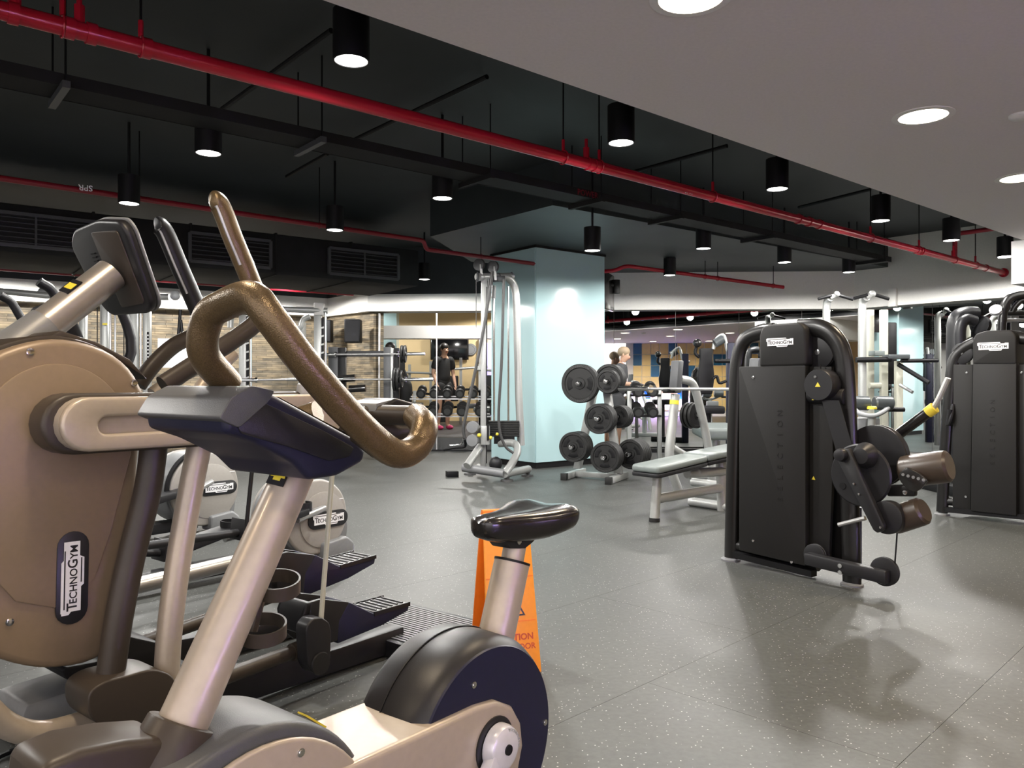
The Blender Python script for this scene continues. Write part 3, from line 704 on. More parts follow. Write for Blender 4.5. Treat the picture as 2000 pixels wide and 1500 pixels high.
    P = fillet(pp([(585, 905), (665, 925), (705, 905), (700, 930), (640, 952), (596, 944)], cm+.11), .005)
    # handlebar, near branch then its mirror image on the far side
    def mir(p): return p-D2*(2*(p.dot(D2)-cm))
    near = [pc(446, 752, cm+.0), pc(398, 690, cm+.02), pc(406, 622, cm+.05), pc(438, 596, cm+.09), pc(492, 580, cm+.16), pc(531, 625, cm+.19), pc(600, 716, cm+.205), pc(690, 818, cm+.21), pc(768, 884, cm+.21), pc(812, 874, cm+.21), pc(829, 835, cm+.20), pc(812, 812, cm+.15)]
    near = [p for p in near]
    hb = obj('handlebar', MB().tube(spline(near, 8), .0255, 20), 'bronze', t)
    far = [near[7]-D2*.3-UP*.03]+[mir(p) for p in near[8:]]
    obj('handlebar', MB().tube(spline(far, 8), .0255, 16), 'bronze', t)
    tip = near[-1]
    cross = tip-D2*.12
    obj('sensor_bar', MB().tube([tip, cross, cross-D1*.05-D2*.02-UP*.01], .02, 14), 'brown_dark', t)
    pd = obj('sensor_pad', MB().prism(fillet(pp([(752, 790), (775, 777), (815, 789), (838, 808), (836, 822), (815, 826), (752, 812)], cm+.06), .006), D2*-.1), 'dark_plastic', t, bevel=.006, seg=3)
    obj('sensor_plate', MB().prism(fillet(pp([(733, 806), (735, 788), (764, 781), (762, 814)], cm+.055), .004), D2*-.09), 'grey_mid', pd, bevel=.005, seg=3)
    obj('sensor_bar', MB().tube([pc(730, 838, cm+.02), pc(800, 842, cm+.06)], .021, 14), 'brown_dark', t)
    obj('console_clip', MB().bar(pc(690, 850, cm+.17), pc(735, 885, cm+.17), D2*.012, UP*.01), 'brown_dark', t, bevel=.004)
bike()

# ================================================================ BIG BEIGE ELLIPTICAL at the left edge
def stad(px0, px1, yt0, yb0, yt1, yb1, c, n=10, r1=True):
    """horizontal rounded bar along D1 given by picture columns and its upper / lower picture rows"""
    a = pc(px0, (yt0+yb0)/2, c); b = pc(px1, (yt1+yb1)/2, c); h = (pc(px0, yt0, c).z-pc(px0, yb0, c).z)/2
    x = (b-a).normalized(); y = UP; P = []
    for k in range(n+1): an = PI/2+PI*k/n; P.append(a+x*(math.cos(an)*h)+y*(math.sin(an)*h))
    for k in range(n+1): an = -PI/2+PI*k/n; P.append(b+x*(math.cos(an)*h)+y*(math.sin(an)*h))
    return P, h
def pedal(parent, dx, dy, cn, wdt, k=1.0, scale=None):
    sh = lambda l: pp([(x+dx, y+dy) for x, y in l], cn)
    e = D2*-wdt
    pd = obj('pedal', MB().prism(sh([(660, 1258), (660, 1213), (683, 1176), (731, 1199), (800, 1179), (798, 1193), (747, 1222)]), e), 'blue_lit_cover', parent, bevel=.006)
    obj('toe_cup', MB().prism(sh([(592, 1204), (600, 1178), (628, 1170), (683, 1176), (664, 1213), (660, 1252), (622, 1264), (596, 1240)]), e*.12), 'dark_plastic', pd, bevel=.005)
    obj('toe_cup', MB().prism([p+e*.88 for p in sh([(592, 1204), (600, 1178), (628, 1170), (683, 1176), (664, 1213), (660, 1252), (622, 1264), (596, 1240)])], e*.12), 'dark_plastic', pd, bevel=.005)
    obj('toe_cup', MB().prism(sh([(592, 1204), (600, 1178), (610, 1176), (606, 1206), (610, 1246), (596, 1240)]), e), 'dark_plastic', pd, bevel=.004)
    a, b = sh([(731, 1199), (800, 1179)]); d = (b-a); up = d.cross(D2).normalized()
    if up.z < 0: up = -up
    obj('tread', MB().box((a+b)/2+e/2+up*.002, d*.46, e*.44, up*.002), 'grey_mid', pd)
    for i in range(6): obj('tread_rib', MB().box(a+d*(.12+.15*i)+e/2+up*.006, d*.02, e*.4, up*.003), 'grey_plastic', pd)
    for s in (0, 1): obj('pedal_rim', MB().bar(a+e*s, b+e*s, e.normalized()*.004, up*.008), 'dark_plastic', pd)
    return pd
def vario():
    cn, cm, cf = -2.2, -2.52, -2.84
    t = thing('elliptical_trainer', 'large beige elliptical trainer at the left edge with grip arms and display', 'elliptical trainer', uz(1.3, 0, cm))
    OUT = [(285, 770), (256, 720), (205, 682), (130, 663), (60, 668), (-20, 698), (-100, 765), (-150, 860), (-165, 980), (-145, 1120), (-95, 1220), (-25, 1277), (55, 1303), (120, 1305), (190, 1288), (240, 1235), (268, 1160), (273, 1060), (270, 950), (276, 860)]
    P = spline(pp(OUT+OUT[:1], cn), 3)[:-1]
    cv = obj('housing_cover', MB().prism([p-D2*.05 for p in P], D2*.05), 'beige_cover', t, bevel=.02, seg=4, bang=50)
    ctr = sum(P, V())/len(P)
    P2 = [ctr+(p-ctr)*.97 for p in P]; hub = pc(112, 872, cn)
    ring = []
    for k in range(41): an = math.radians(-10+200*k/40); ring.append(hub+D1*(.19*math.cos(an))+UP*(.215*math.sin(an))+D2*.0)
    inner = ring+[hub-D1*.19-UP*.25, hub-D1*.1-UP*.38, hub+D1*.0-UP*.42, hub+D1*.09-UP*.36, hub+D1*.13-UP*.25]
    obj('raised_panel', MB().prism([p for p in inner], D2*.008), 'beige_cover', cv, bevel=.004, seg=2, bang=40)
    bodyP = [ctr+(p-ctr)*1.0 for p in P]
    obj('housing_body', MB().prism([p-D2*.05+UP*.012*(1 if p.z > 1.0 else -.2) for p in bodyP], D2*-.54), 'brown_dark', t, bevel=.01)
    obj('housing_cover', MB().prism([p-D2*.59 for p in P], D2*-.05), 'beige_cover', t, bevel=.02, seg=3, bang=50)
    for px, py in ((59, 687), (262, 748), (255, 1165), (19, 1215)): screw(cv, px, py, cn+.002, .0065)
    # long dark top blade over the housing
    obj('top_blade', MB().prism(pp([(85, 662), (118, 645), (190, 668), (255, 702), (290, 742), (250, 715), (190, 682), (140, 668)], cn-.09), D2*-.4), 'brown_dark', t, bevel=.006)
    logo(t, pc(141, 1128, cn+.006), UP+D1*.02, -D1, .19, 'logo_black', pw=1.0, ph=.98)
    # horizontal arm: dark hub and beige cap
    P, h = stad(140, 640, 768, 888, 762, 858, -2.1)
    obj('arm_base', MB().prism([p-D2*.07 for p in P], D2*.09), 'brown_dark', t, bevel=.012, seg=3)
    P, h = stad(178, 640, 776, 883, 769, 853, -2.03); o_ = P
    Q = []
    a = pc(212, 831, -2.03); b = pc(620, 812, -2.03); x = (b-a).normalized(); n = 10; hh = .022
    for k in range(n+1): an = PI/2+PI*k/n; Q.append(a+x*(math.cos(an)*hh)+UP*(math.sin(an)*hh))
    for k in range(n+1): an = -PI/2+PI*k/n; Q.append(b+x*(math.cos(an)*hh)+UP*(math.sin(an)*hh))
    arm = obj('arm', MB().prism([p-D2*.09 for p in P], D2*.068), 'beige', t)
    obj('arm_rim', MB().ringprism([p-D2*.024 for p in P], [p-D2*.024 for p in Q], D2*.022), 'beige', arm, bevel=.008, seg=3, bang=50)
    # hanging tubes
    obj('lever_tube', MB().tube(spline([pc(392, 858, -2.12), pc(372, 960, -2.12), pc(345, 1120, -2.12), pc(328, 1270, -2.12), pc(326, 1400, -2.12), pc(330, 1450, -2.12)], 5), .034, 22), 'beige', t)
    obj('lever_tube', MB().tube(spline([pc(302, 860, -2.14), pc(288, 960, -2.14), pc(256, 1090, -2.14), pc(230, 1220, -2.14), pc(212, 1350, -2.14), pc(209, 1385, -2.14)], 5), .036, 22), 'brown_dark', t)
    # socket at the foot of the dark lever
    Pb = fillet(pp([(172, 1400), (172, 1352), (205, 1330), (255, 1318), (300, 1305), (338, 1318), (352, 1350), (345, 1396), (250, 1420), (205, 1424)], -2.07), .03)
    obj('lever_socket', MB().prism(Pb, D2*-.14), 'brown_dark', t, bevel=.028, seg=4, bang=20)
    # front bow and base
    obj('front_bow', MB().tube(spline([pc(-130, 1280, -2.1), pc(-40, 1370, -2.12), pc(10, 1415, -2.14), pc(70, 1432, -2.16), pc(140, 1418, -2.18), pc(215, 1392, -2.2)], 6), .03, 18), 'beige', t)
    obj('base_plate', MB().prism(fillet(pp([(44, 1400), (52, 1378), (250, 1312), (300, 1310), (300, 1345), (60, 1420)], -2.45), .01), D2*-.2), 'grey_mid', t, bevel=.006)
    obj('base_foot', MB().tube([uz(.95, .035, cm-.3), uz(.95, .035, cm+.3)], .035, 14), 'grey_plastic', t)
    obj('belly', MB().prism(fillet(pp([(118, 1305), (130, 1330), (180, 1340), (330, 1330), (330, 1260), (240, 1240), (200, 1290)], -2.35), .02), D2*-.3), 'black', t, bevel=.01)
    # rails to the step
    def rail(cc):
        P = pp([(235, 1240), (300, 1268), (355, 1310), (440, 1292), (520, 1262), (600, 1238), (700, 1218), (765, 1245), (775, 1276), (470, 1388), (330, 1420), (250, 1370)], -2.38)
    a, b = fl(430, 1402), fl(790, 1271); a.z = b.z = 0
    for off, nm in ((0, 'base_rail'), (-.48, 'base_rail')):
        Pz = [a+UP*.02, b+UP*.005, b+UP*.10, a.lerp(b, .55)+UP*.10, a+UP*.14]
        obj(nm, MB().prism([p+D2*off for p in Pz], D2*-.09), 'dark_plastic', t, bevel=.008)
    obj('base_cross', MB().prism([p+UP*0 for p in (a+UP*.02, a-D1*.25+UP*.1, a-D1*.25+UP*.24, a+UP*.14)], D2*-.57), 'dark_plastic', t, bevel=.01)
    # ribbed step
    s0 = uz(2.16, 0, -2.125)
    top = [s0+UP*.07, s0+UP*.07+D1*.44, s0-D2*.66+D1*.44+UP*.07, s0-D2*.66+UP*.07]
    stp = obj('step', MB().prism([p-UP*.068 for p in top], UP*.068), 'dark_plastic', t, bevel=.006)
    for k in range(19):
        q = s0+D1*(.035+.0205*k)+UP*.071
        obj('step_rib', MB().box(q-D2*.33, D1*.0065, D2*.30, UP*.0025), 'grey_plastic', stp)
    # pedals, their tubes and the hinge blocks
    pn = pedal(t, 0, 0, -2.2, .15)
    pf = pedal(t, -66, -92, -2.62, .15)
    obj('pedal_tube', MB().tube([pc(300, 1374, -2.24), pc(575, 1272, -2.24)], .024, 16).tube([pc(570, 1274, -2.24), pc(600, 1262, -2.24)], .029, 16), 'brown_dark', t)
    obj('pedal_tube', MB().tube([pc(235, 1270, -2.68), pc(575, 1150, -2.68)], .024, 16), 'brown_dark', t)
    obj('pedal_tube', MB().tube([pc(235, 1152, -2.8), pc(460, 1098, -2.8)], .03, 16), 'steel', t)
    blk = pp([(598, 1235), (600, 1222), (612, 1208), (630, 1206), (644, 1216), (648, 1235), (646, 1290), (640, 1312), (626, 1320), (610, 1314), (602, 1298)], -2.14)
    bk_ = obj('hinge_block', MB().prism(fillet(blk, .01), D2*-.06), 'dark_plastic', t, bevel=.006, seg=3, bang=50)
    obj('hinge_cap', MB().lathe([(.038, 0), (.036, .006), (0, .008)], pc(626, 1296, -2.139), D2, 28), 'dark_plastic', bk_)
    obj('hinge_arm', MB().tube([pc(590, 1262, -2.24), pc(615, 1268, -2.2)], .04, 14), 'grey_plastic', t)
    obj('lift_rod', MB().cyl(pc(627, 1210, -2.16), pc(655, 845, -2.16), .0085, n=10), 'frame_cream', t)
    obj('lift_rod', MB().cyl(pc(480, 1040, -2.85), pc(498, 860, -2.85), .0085, n=10), 'dark_plastic', t)
    # display on its stalk
    k0, k1 = pc(18, 690, cm), pc(218, 535, cm); x = (k1-k0).normalized()
    obj('display_stalk', MB().tube([k0.lerp(k1, .25), k1], .05, 32), 'satin', t)
    obj('stalk_base', MB().tube([k0-x*.1, k0.lerp(k1, .34)], [.066, .054], 32), 'grey_mid', t)
    pl = k0.lerp(k1, .66); nn = (CAM-pl); nn = (nn-x*nn.dot(x)).normalized(); y2 = x.cross(nn)
    cst = pl+(nn*.55-y2*.85*(1 if y2.z < 0 else -1)).normalized()*.0505; nq = (cst-pl).normalized()
    sk = obj('sticker', MB().box(cst, x*.028, x.cross(nq)*.02, nq*.0015), 'logo_black', t)
    obj('sticker_print', MB().box(cst+nq*.0015, x*.012, x.cross(nq)*.016, nq*.0008), 'yellow', sk)
    cdn = k1+x*.015-D2*.05-D1*.015; hvz = (UP*.915-D1*.40).normalized(); nrm = D2.cross(hvz).normalized()
    if nrm.dot(D1) < 0: nrm = -nrm
    lat = D2
    def dpt(a, b, k=0): return cdn+lat*a+hvz*b+nrm*k
    oc = fillet([dpt(-.19, .1), dpt(-.13, .145), dpt(.05, .155), dpt(.18, .135), dpt(.20, .10), dpt(.17, -.13), dpt(.12, -.155), dpt(-.12, -.15), dpt(-.16, -.11)], .03)
    dp = obj('display', MB().prism([p+nrm*.02 for p in oc], nrm*.03), 'dark_plastic', t, bevel=.011, seg=3, bang=40)
    obj('display_rim', MB().prism([cdn+nrm*.05+(p-cdn)*1.02 for p in oc], nrm*.008), 'grey_mid', dp, bevel=.004)
    obj('display_screen', MB().prism([cdn+nrm*.057+(p-cdn)*.8 for p in oc], nrm*.003), 'screen', dp)
    bp = fillet([dpt(-.01, .125), dpt(.155, .11), dpt(.14, -.12), dpt(-.015, -.125)], .014)
    obj('back_panel', MB().prism([p+nrm*.016 for p in bp], nrm*.006), 'brown_dark', dp, bevel=.002)
    for k in range(5): obj('vent_slot', MB().box(dpt(-.05, .06-.012*k)+nrm*.018, lat*.012, hvz*.0022, nrm*.003), 'black', dp)
    # grip arms
    def grip(pts, c, pts2, lab=None):
        lo = spline(pp(pts, c), 6)
        g = obj('grip_arm', MB().tube(lo, .026, 16, flat=1.15), 'brown_dark', t)
        hi = pp(pts2, c); path = spline(hi, 6)
        n_ = len(path)
        obj('grip', MB().tube(path, [.034 if i < n_-4 else (.034, .032, .027, .017, .006)[min(4, i-n_+5)] for i in range(n_)], 18, flat=.8, up=D2), 'dark_plastic' if c < -2.5 else 'bronze', g)
        obj('grip_strip', MB().tube([p+D1*-.026+D2*.016 for p in path[int(n_*.2):int(n_*.7)]], .006, 6), 'steel', g)
        obj('grip_cuff', MB().tube([path[0]-(path[2]-path[0])*.8, path[1]], [.042, .038], 18, flat=.8, up=D2), 'dark_plastic', g)
    grip([(270, 752), (300, 712), (340, 675), (390, 648), (398, 622)], -2.8, [(392, 618), (374, 575), (350, 520), (325, 460), (312, 442), (304, 440)])
    grip([(318, 752), (380, 712), (450, 668), (500, 630), (512, 600), (500, 575)], -2.3, [(500, 575), (478, 520), (455, 465), (436, 415), (424, 395), (410, 392)])
    obj('grip_link', MB().tube([pc(300, 772, -2.75), pc(360, 728, -2.75), pc(425, 698, -2.75)], .03, 14), 'beige', t)
    obj('grip_link', MB().tube(spline([pc(385, 770, -2.4), pc(410, 735, -2.4), pc(455, 690, -2.4)], 4), .024, 14), 'beige', t)
    obj('arm_knuckle', MB().lathe([(.026, 0), (.03, .015), (.026, .04), (.013, .046), (0, .046)], pc(597, 775, -2.09), UP, 16), 'grey_light', t)
    # power cord
    obj('power_cord', MB().tube(spline([V((-1.62, 1.9, .012)), fl(0, 1485)+UP*.012, fl(30, 1478)+UP*.012, fl(55, 1478)+UP*.03, fl(60, 1465)+UP*.1], 6), .008, 8), 'black', t)
vario()
# ================================================================ BLACK WEIGHT TOWERS
TW = V((.624, -.7815, 0)); TN = V((-.7815, -.624, 0))
def tower(O, label, full):
    tp = lambda px, py, n=0.0: onp(px, py, O+TN*n, TN)
    t = thing('weight_tower', label, 'gym machine', O+TW*.4)
    return t, tp
def dpad(px, py, O): return onp(px, py, O, TN)
O1 = fl(1427, 1094)
t, tp = tower(O1, 'nearer black pin-loaded leg machine with logo shroud, roller pads and cams', True)
fr = obj('frame_arch', MB().tube(spline([tp(1428, 1090), tp(1431, 950), tp(1436, 780), tp(1441, 700), tp(1455, 664), tp(1482, 650), tp(1510, 646)], 5), .047, 18, flat=.62, up=TN), 'tower_frame', t)
obj('frame_arch', MB().tube(spline([tp(1560, 640), tp(1595, 640), tp(1625, 655), tp(1645, 690), tp(1653, 760), tp(1659, 950), tp(1664, 1141)], 5), .052, 18, flat=.62, up=TN), 'tower_frame', t)
for px, py in ((1427, 1094), (1664, 1145)):
    p = tp(px, py); p.z = 0; obj('foot_plate', MB().lathe([(.06, 0), (.06, .01), (.045, .018), (0, .018)], p, UP, 20), 'grey_mid', t)
obj('base_bar', MB().tube([tp(1432, 1063, -.02), tp(1600, 1104, -.02)], .035, 14), 'tower_frame', t)
obj('base_beam', MB().bar(tp(1436, 1082, .02), tp(1590, 1120, .02), TN*.03, UP*.018), 'black', t)
sh = obj('shroud', MB().prism(fillet([tp(*p, .07) for p in ((1443, 716), (1573, 713), (1573, 1106), (1443, 1075))], .01), TN*-.05), 'shroud', t, bevel=.006)
obj('shroud_head', MB().prism(fillet([tp(*p, .075) for p in ((1482, 717), (1482, 655), (1488, 638), (1502, 633), (1560, 629), (1573, 640), (1574, 714))], .02), TN*-.2), 'shroud', t, bevel=.016, seg=3)
obj('side_panel', MB().prism([tp(*p, .02) for p in ((1573, 716), (1624, 716), (1627, 900), (1618, 1112), (1573, 1102))], TN*-.03), 'shroud', t, bevel=.004)
obj('inner_panel', MB().prism([tp(*p, -.06) for p in ((1574, 700), (1650, 700), (1652, 1112), (1574, 1100))], TN*-.02), 'black', t)
obj('weight_stack', MB().box(tp(1500, 930, -.12), TW*.16, TN*.08, UP*.45), 'black', t)
for px, py in ((1471, 737), (1471, 1056), (1546, 1098)):
    p = tp(px, py, .0715); obj('screw', MB().lathe([(.008, -.001), (.008, .002), (.004, .004), (0, .004)], p, TN, 12), 'chrome', t, loc=p)
logo(t, tp(1523, 669, .0755), TW, UP, .175)
for k, ch in enumerate('SELECTION'):
    word(t, ch, tp(1523, 975-21*k, .0703), UP, -TW, .036, 'tower_frame', 'embossed_letter', depth=.06)
def knob(px, py, n, r, w, m='dark_plastic', ax=TN, name='pulley', rim=True, parent=None):
    p = tp(px, py, n)
    pr = [(0, -w/2), (r, -w/2), (r, -w*.35), (r*.93, -w*.2), (r*.93, w*.2), (r, w*.35), (r, w/2), (r*.9, w/2+.003), (0, w/2+.003)] if rim else [(0, -w/2), (r*.95, -w/2), (r, -w/2+.008), (r, w/2-.008), (r*.95, w/2), (0, w/2)]
    o = obj(name, MB().lathe(pr, p, ax, 40), m, parent or t, loc=p)
    return p, o
p, o = knob(1600, 688, -.02, .095, .03); obj('axle_bolt', MB().lathe([(.016, .015), (.016, .022), (0, .024)], p, TN, 14), 'chrome', o)
p, o = knob(1607, 752, .07, .088, .1, 'dark_plastic', rim=False, name='cam_housing')
c = p+TN*.051
obj('warning_triangle', MB().prism([c+UP*.016, c-UP*.01+TW*.016, c-UP*.01-TW*.016], TN*.0015), 'yellow', o)
obj('screw', MB().lathe([(.008, 0), (.008, .003), (0, .004)], c+UP*.045-TW*.015, TN, 12), 'chrome', o)
obj('roller', MB().cyl(tp(1570, 772, .02), tp(1652, 775, .02), .045, n=20), 'dark_plastic', t, bevel=.006)
c = tp(1590, 778, .067)
obj('warning_triangle', MB().prism([c+UP*.014, c-UP*.01+TW*.013, c-UP*.01-TW*.013], TN*.0015), 'yellow', t)
c = tp(1589, 934, .021)
obj('warning_triangle', MB().prism([c+UP*.012, c-UP*.008+TW*.011, c-UP*.008-TW*.011], TN*.0015), 'yellow', t)
a, b = tp(1622, 782, .1), tp(1650, 880, .1)
obj('belt', MB().bar(a, b, TW*.05, TN*.002), 'dark_plastic', t)
# cams, lever, rollers
p, cam2 = knob(1713, 890, -.05, .165, .05, 'dark_plastic', name='cam_disc')
p, cam1 = knob(1681, 928, .12, .165, .018, 'dark_plastic', name='cam_disc', rim=False)
obj('cam_hub', MB().lathe([(.07, -.005), (.06, .02), (.04, .05), (0, .055)], tp(1690, 890, .13), TN, 24), 'dark_plastic', cam1)
obj('cam_hole', MB().lathe([(.018, .0), (.018, .003), (0, .003)], tp(1646, 949, .13), TN, 16), 'black', cam1)
a, b = tp(1655, 892, .17), tp(1722, 1030, .17); x = (b-a).normalized(); y = x.cross(TN)
obj('lever', MB().prism([a-x*.03+y*.045, a-x*.045, a-x*.03-y*.045, b-y*.032, b+x*.02-y*.02, b+x*.02+y*.02, b+y*.032], TN*.035), 'dark_plastic', t, bevel=.008)
obj('lever_knob', MB().lathe([(.03, 0), (.036, .02), (.03, .045), (0, .055)], tp(1647, 888, .19), TN, 20), 'dark_plastic', t)
for px, py in ((1668, 945), (1678, 965), (1720, 1030)): obj('bolt', MB().lathe([(.006, 0), (.006, .005), (0, .006)], tp(px, py, .206), TN, 10), 'chrome', t)
obj('lever_stop', MB().tube([tp(1638, 1025, .12), tp(1690, 1012, .12)], .012, 10), 'steel', t)
hub = tp(1735, 1010, .12)
obj('roller_bracket', MB().lathe([(0, -.03), (.085, -.03), (.085, .03), (0, .03)], hub, TN, 28), 'dark_plastic', t, bevel=.006)
def pad(a, b, r, m='pad_bronze'):
    d = (b-a).normalized()
    L = (b-a).length
    return obj('roller_pad', MB().lathe([(0, 0), (r*.8, 0), (r*.97, .012), (r, .03), (r, L-.03), (r*.97, L-.012), (r*.8, L), (0, L)], a, d, 32), m, t)
pad(tp(1742, 1018, .05), tp(1806, 996, .05), .072)
pad(tp(1762, 922, .0), tp(1856, 910, -.02), .082)
P = [tp(*q, .1) for q in ((1755, 925), (1770, 912), (1795, 925), (1812, 938), (1798, 955), (1785, 962), (1770, 955), (1758, 940))]
br = obj('pad_bracket', MB().prism(fillet(P, .01), TN*-.02), 'black_gloss', t, bevel=.004)
for k in range(5): obj('setting_hole', MB().lathe([(.008, 0), (.008, .003), (0, .003)], tp(1764+10*k, 927+2.6*k, .101), TN, 10), 'grey_mid', br)
obj('pad_arm', MB().bar(tp(1735, 958, .05), tp(1790, 958, .05), TN*.02, UP*.03), 'tower_frame', t, bevel=.01)
obj('bolt', MB().lathe([(.012, 0), (.012, .006), (0, .008)], tp(1768, 962, .07), TN, 12), 'chrome', t)
obj('lower_column', MB().cyl(tp(1666, 990, -.04), tp(1666, 1130, -.04), .045, n=18), 'blue_lit_column', t)
# bottom bar with pulleys and cable
a, b = tp(1575, 1090, .1), tp(1735, 1128, .1)
bb = obj('cable_bar', MB().bar(a, b, TN*.03, UP*.035), 'dark_plastic', t, bevel=.012)
for px, py in ((1641, 1105), (1641, 1118)): obj('bolt', MB().lathe([(.012, 0), (.012, .006), (0, .007)], tp(px, py, .131), TN, 12), 'chrome', bb)
knob(1592, 1085, .06, .065, .02)
knob(1728, 1116, .06, .075, .02)
obj('cable', MB().cyl(tp(1753, 1030, .06), tp(1747, 1112, .06), .004, n=6), 'black', t)
obj('cable', MB().cyl(tp(1602, 712, .05), tp(1604, 740, .05), .004, n=6), 'black', t)
# handle bar pointing up with yellow ring
a, b = tp(1742, 858, -.15), tp(1812, 806, -.15)
hb = obj('handle_bar', MB().cyl(a, b, .028, n=18), 'black_gloss', t)
x = (b-a).normalized()
obj('yellow_ring', MB().cyl(b, b+x*.045, .03, n=18), 'yellow', hb)
obj('handle_tube', MB().tube(spline([b+x*.03, b+x*.07+UP*.03, b+x*.13+UP*.10], 4), .014, 10), 'frame_silver', hb)

O2 = fl(1836, 1005)
t, tp = tower(O2, 'farther black pin-loaded machine with logo shroud cut by the right picture edge', False)
obj('frame_arch', MB().tube(spline([tp(1840, 1000), tp(1846, 880), tp(1855, 760), tp(1863, 705), tp(1880, 682), tp(1905, 668)], 5), .047, 18, flat=.62, up=TN), 'tower_frame', t)
p = tp(1840, 1003); p.z = 0; obj('foot_plate', MB().lathe([(.06, 0), (.06, .01), (.045, .018), (0, .018)], p, UP, 20), 'grey_mid', t)
obj('base_bar', MB().tube([tp(1845, 978, -.02), tp(2040, 1000, -.02)], .035, 14), 'tower_frame', t)
obj('base_beam', MB().bar(tp(1848, 995, .02), tp(2050, 1014, .02), TN*.03, UP*.02), 'black', t)
obj('shroud', MB().prism([tp(*q, .07) for q in ((1900, 690), (1985, 690), (1985, 1008), (1895, 998))], TN*-.06), 'shroud', t, bevel=.008)
obj('side_panel', MB().prism([tp(*q, .03) for q in ((1862, 712), (1900, 712), (1895, 1000), (1860, 990))], TN*-.03), 'shroud', t, bevel=.004)
obj('side_panel', MB().prism([tp(*q, .03) for q in ((1985, 712), (2060, 712), (2060, 1012), (1985, 1006))], TN*-.03), 'shroud', t, bevel=.004)
obj('shroud_head', MB().prism(fillet([tp(*q, .075) for q in ((1899, 712), (1899, 665), (1905, 652), (1925, 646), (1975, 644), (1985, 655), (1985, 712))], .02), TN*-.22), 'shroud', t, bevel=.016, seg=3)
obj('weight_stack', MB().box(tp(1940, 880, -.12), TW*.2, TN*.08, UP*.5), 'black', t)
obj('frame_arch', MB().tube(spline([tp(1985, 660), tp(2020, 668), tp(2050, 720), tp(2060, 1005)], 5), .047, 16, flat=.62, up=TN), 'tower_frame', t)
for px, py in ((1888, 728), (1886, 970), (1995, 728)):
    p = tp(px, py, .032); obj('screw', MB().lathe([(.009, -.001), (.009, .003), (0, .004)], p, TN, 12), 'chrome', t, loc=p)
p, o = knob(1880, 690, .0, .085, .03); obj('axle_bolt', MB().lathe([(.012, .015), (.012, .022), (0, .024)], p, TN, 12), 'chrome', o)
logo(t, tp(1939, 677, .0755), TW, UP, .225)
for k, ch in enumerate('SELECTION'): word(t, ch, tp(1938, 905-15*k, .0703), UP, -TW, .036, 'tower_frame', 'embossed_letter', depth=.06)
obj('hand_grip', MB().tube(spline([tp(1862, 790, .02), tp(1858, 815, .05), tp(1852, 830, .05), tp(1856, 800, .05)], 4), .02, 10), 'black', t)
knob(1852, 820, .0, .05, .03)
# machine behind the far tower: arched tubes and padded head
t = thing('pulldown_machine', 'dark machine with arched tubes and rounded column behind the far weight tower', 'gym machine', fl(1890, 960))
tq = lambda px, py, Y=8.3: at(px, py, Y)
obj('column', MB().tube(spline([tq(1868, 930), tq(1865, 760), tq(1864, 660), tq(1868, 622), tq(1885, 612), tq(1905, 612)], 5), .1, 20, flat=.7), 'dark_plastic', t)
obj('column_cover', MB().tube(spline([tq(1878, 800, 8.1), tq(1876, 690, 8.1), tq(1876, 640, 8.1), tq(1888, 624, 8.1), tq(1905, 628, 8.1)], 5), .055, 18), 'dark_plastic', t)
obj('arched_tube', MB().tube(spline([tq(1956, 700), tq(1957, 630), tq(1965, 592), tq(1985, 578), tq(2040, 576)], 5), .045, 14), 'tower_frame', t)
obj('arched_tube', MB().tube(spline([tq(1976, 612), tq(1984, 598), tq(1995, 588), tq(2005, 592)], 5), .03, 12), 'tower_frame', t)
obj('cross_tube', MB().cyl(tq(1958, 612), tq(2040, 612), .03, n=12), 'tower_frame', t)
obj('cross_tube', MB().cyl(tq(1958, 625), tq(2040, 625), .02, n=12), 'steel', t)
obj('cable', MB().cyl(tq(1900, 630), tq(1940, 608), .008, n=6), 'chrome', t)
obj('pulley', MB().lathe([(0, -.02), (.06, -.02), (.05, 0), (.06, .02), (0, .02)], tq(1945, 606), V((-.6, -.6, .5)), 20), 'grey_light', t)
obj('pulley', MB().lathe([(0, -.03), (.1, -.03), (.09, 0), (.1, .03), (0, .03)], tq(1915, 635), V((-.8, -.5, 0)), 24), 'dark_plastic', t)
obj('base', MB().box(fl(1880, 965)+V((.3, .3, .05)), V((.5, 0, 0)), V((0, .5, 0)), UP*.05), 'black', t, bevel=.01)

# ================================================================ PRESS BENCH WITH BARBELL
S = V((1.044, 6.23, 0)); LB = -DB
t = thing('press_bench', 'grey padded flat press bench on silver legs beside the black tower', 'weight bench', S+DA*.6)
def bp_(u, v, z): return S+DA*u+LB*v+UP*z
P = [bp_(0, -.13, .40), bp_(.03, -.15, .40), bp_(.62, -.14, .455), bp_(.62, .14, .455), bp_(.03, .15, .40), bp_(0, .13, .40)]
obj('seat_pad', MB().prism(P, UP*.055), 'pad_pale', t, bevel=.018, seg=3)
obj('seat_shell', MB().prism([p-UP*.035 for p in P], UP*.034), 'dark_plastic', t, bevel=.01)
P = [bp_(.635, -.14, .458), bp_(1.32, -.14, .51), bp_(1.32, .14, .51), bp_(.635, .14, .458)]
obj('back_pad', MB().prism(P, UP*.06), 'pad_pale', t, bevel=.018, seg=3)
obj('back_shell', MB().prism([p-UP*.035 for p in P], UP*.034), 'dark_plastic', t, bevel=.01)
obj('front_leg', MB().tube([bp_(.12, 0, .0), bp_(.16, 0, .4)], [.04, .037], 18), 'frame_silver', t)
obj('leg_cap', MB().cyl(bp_(.12, 0, 0), bp_(.122, 0, .03), .044, n=18), 'rubber', t)
obj('lower_beam', MB().tube([bp_(.14, 0, .18), bp_(1.0, 0, .2)], .04, 16), 'frame_silver', t)
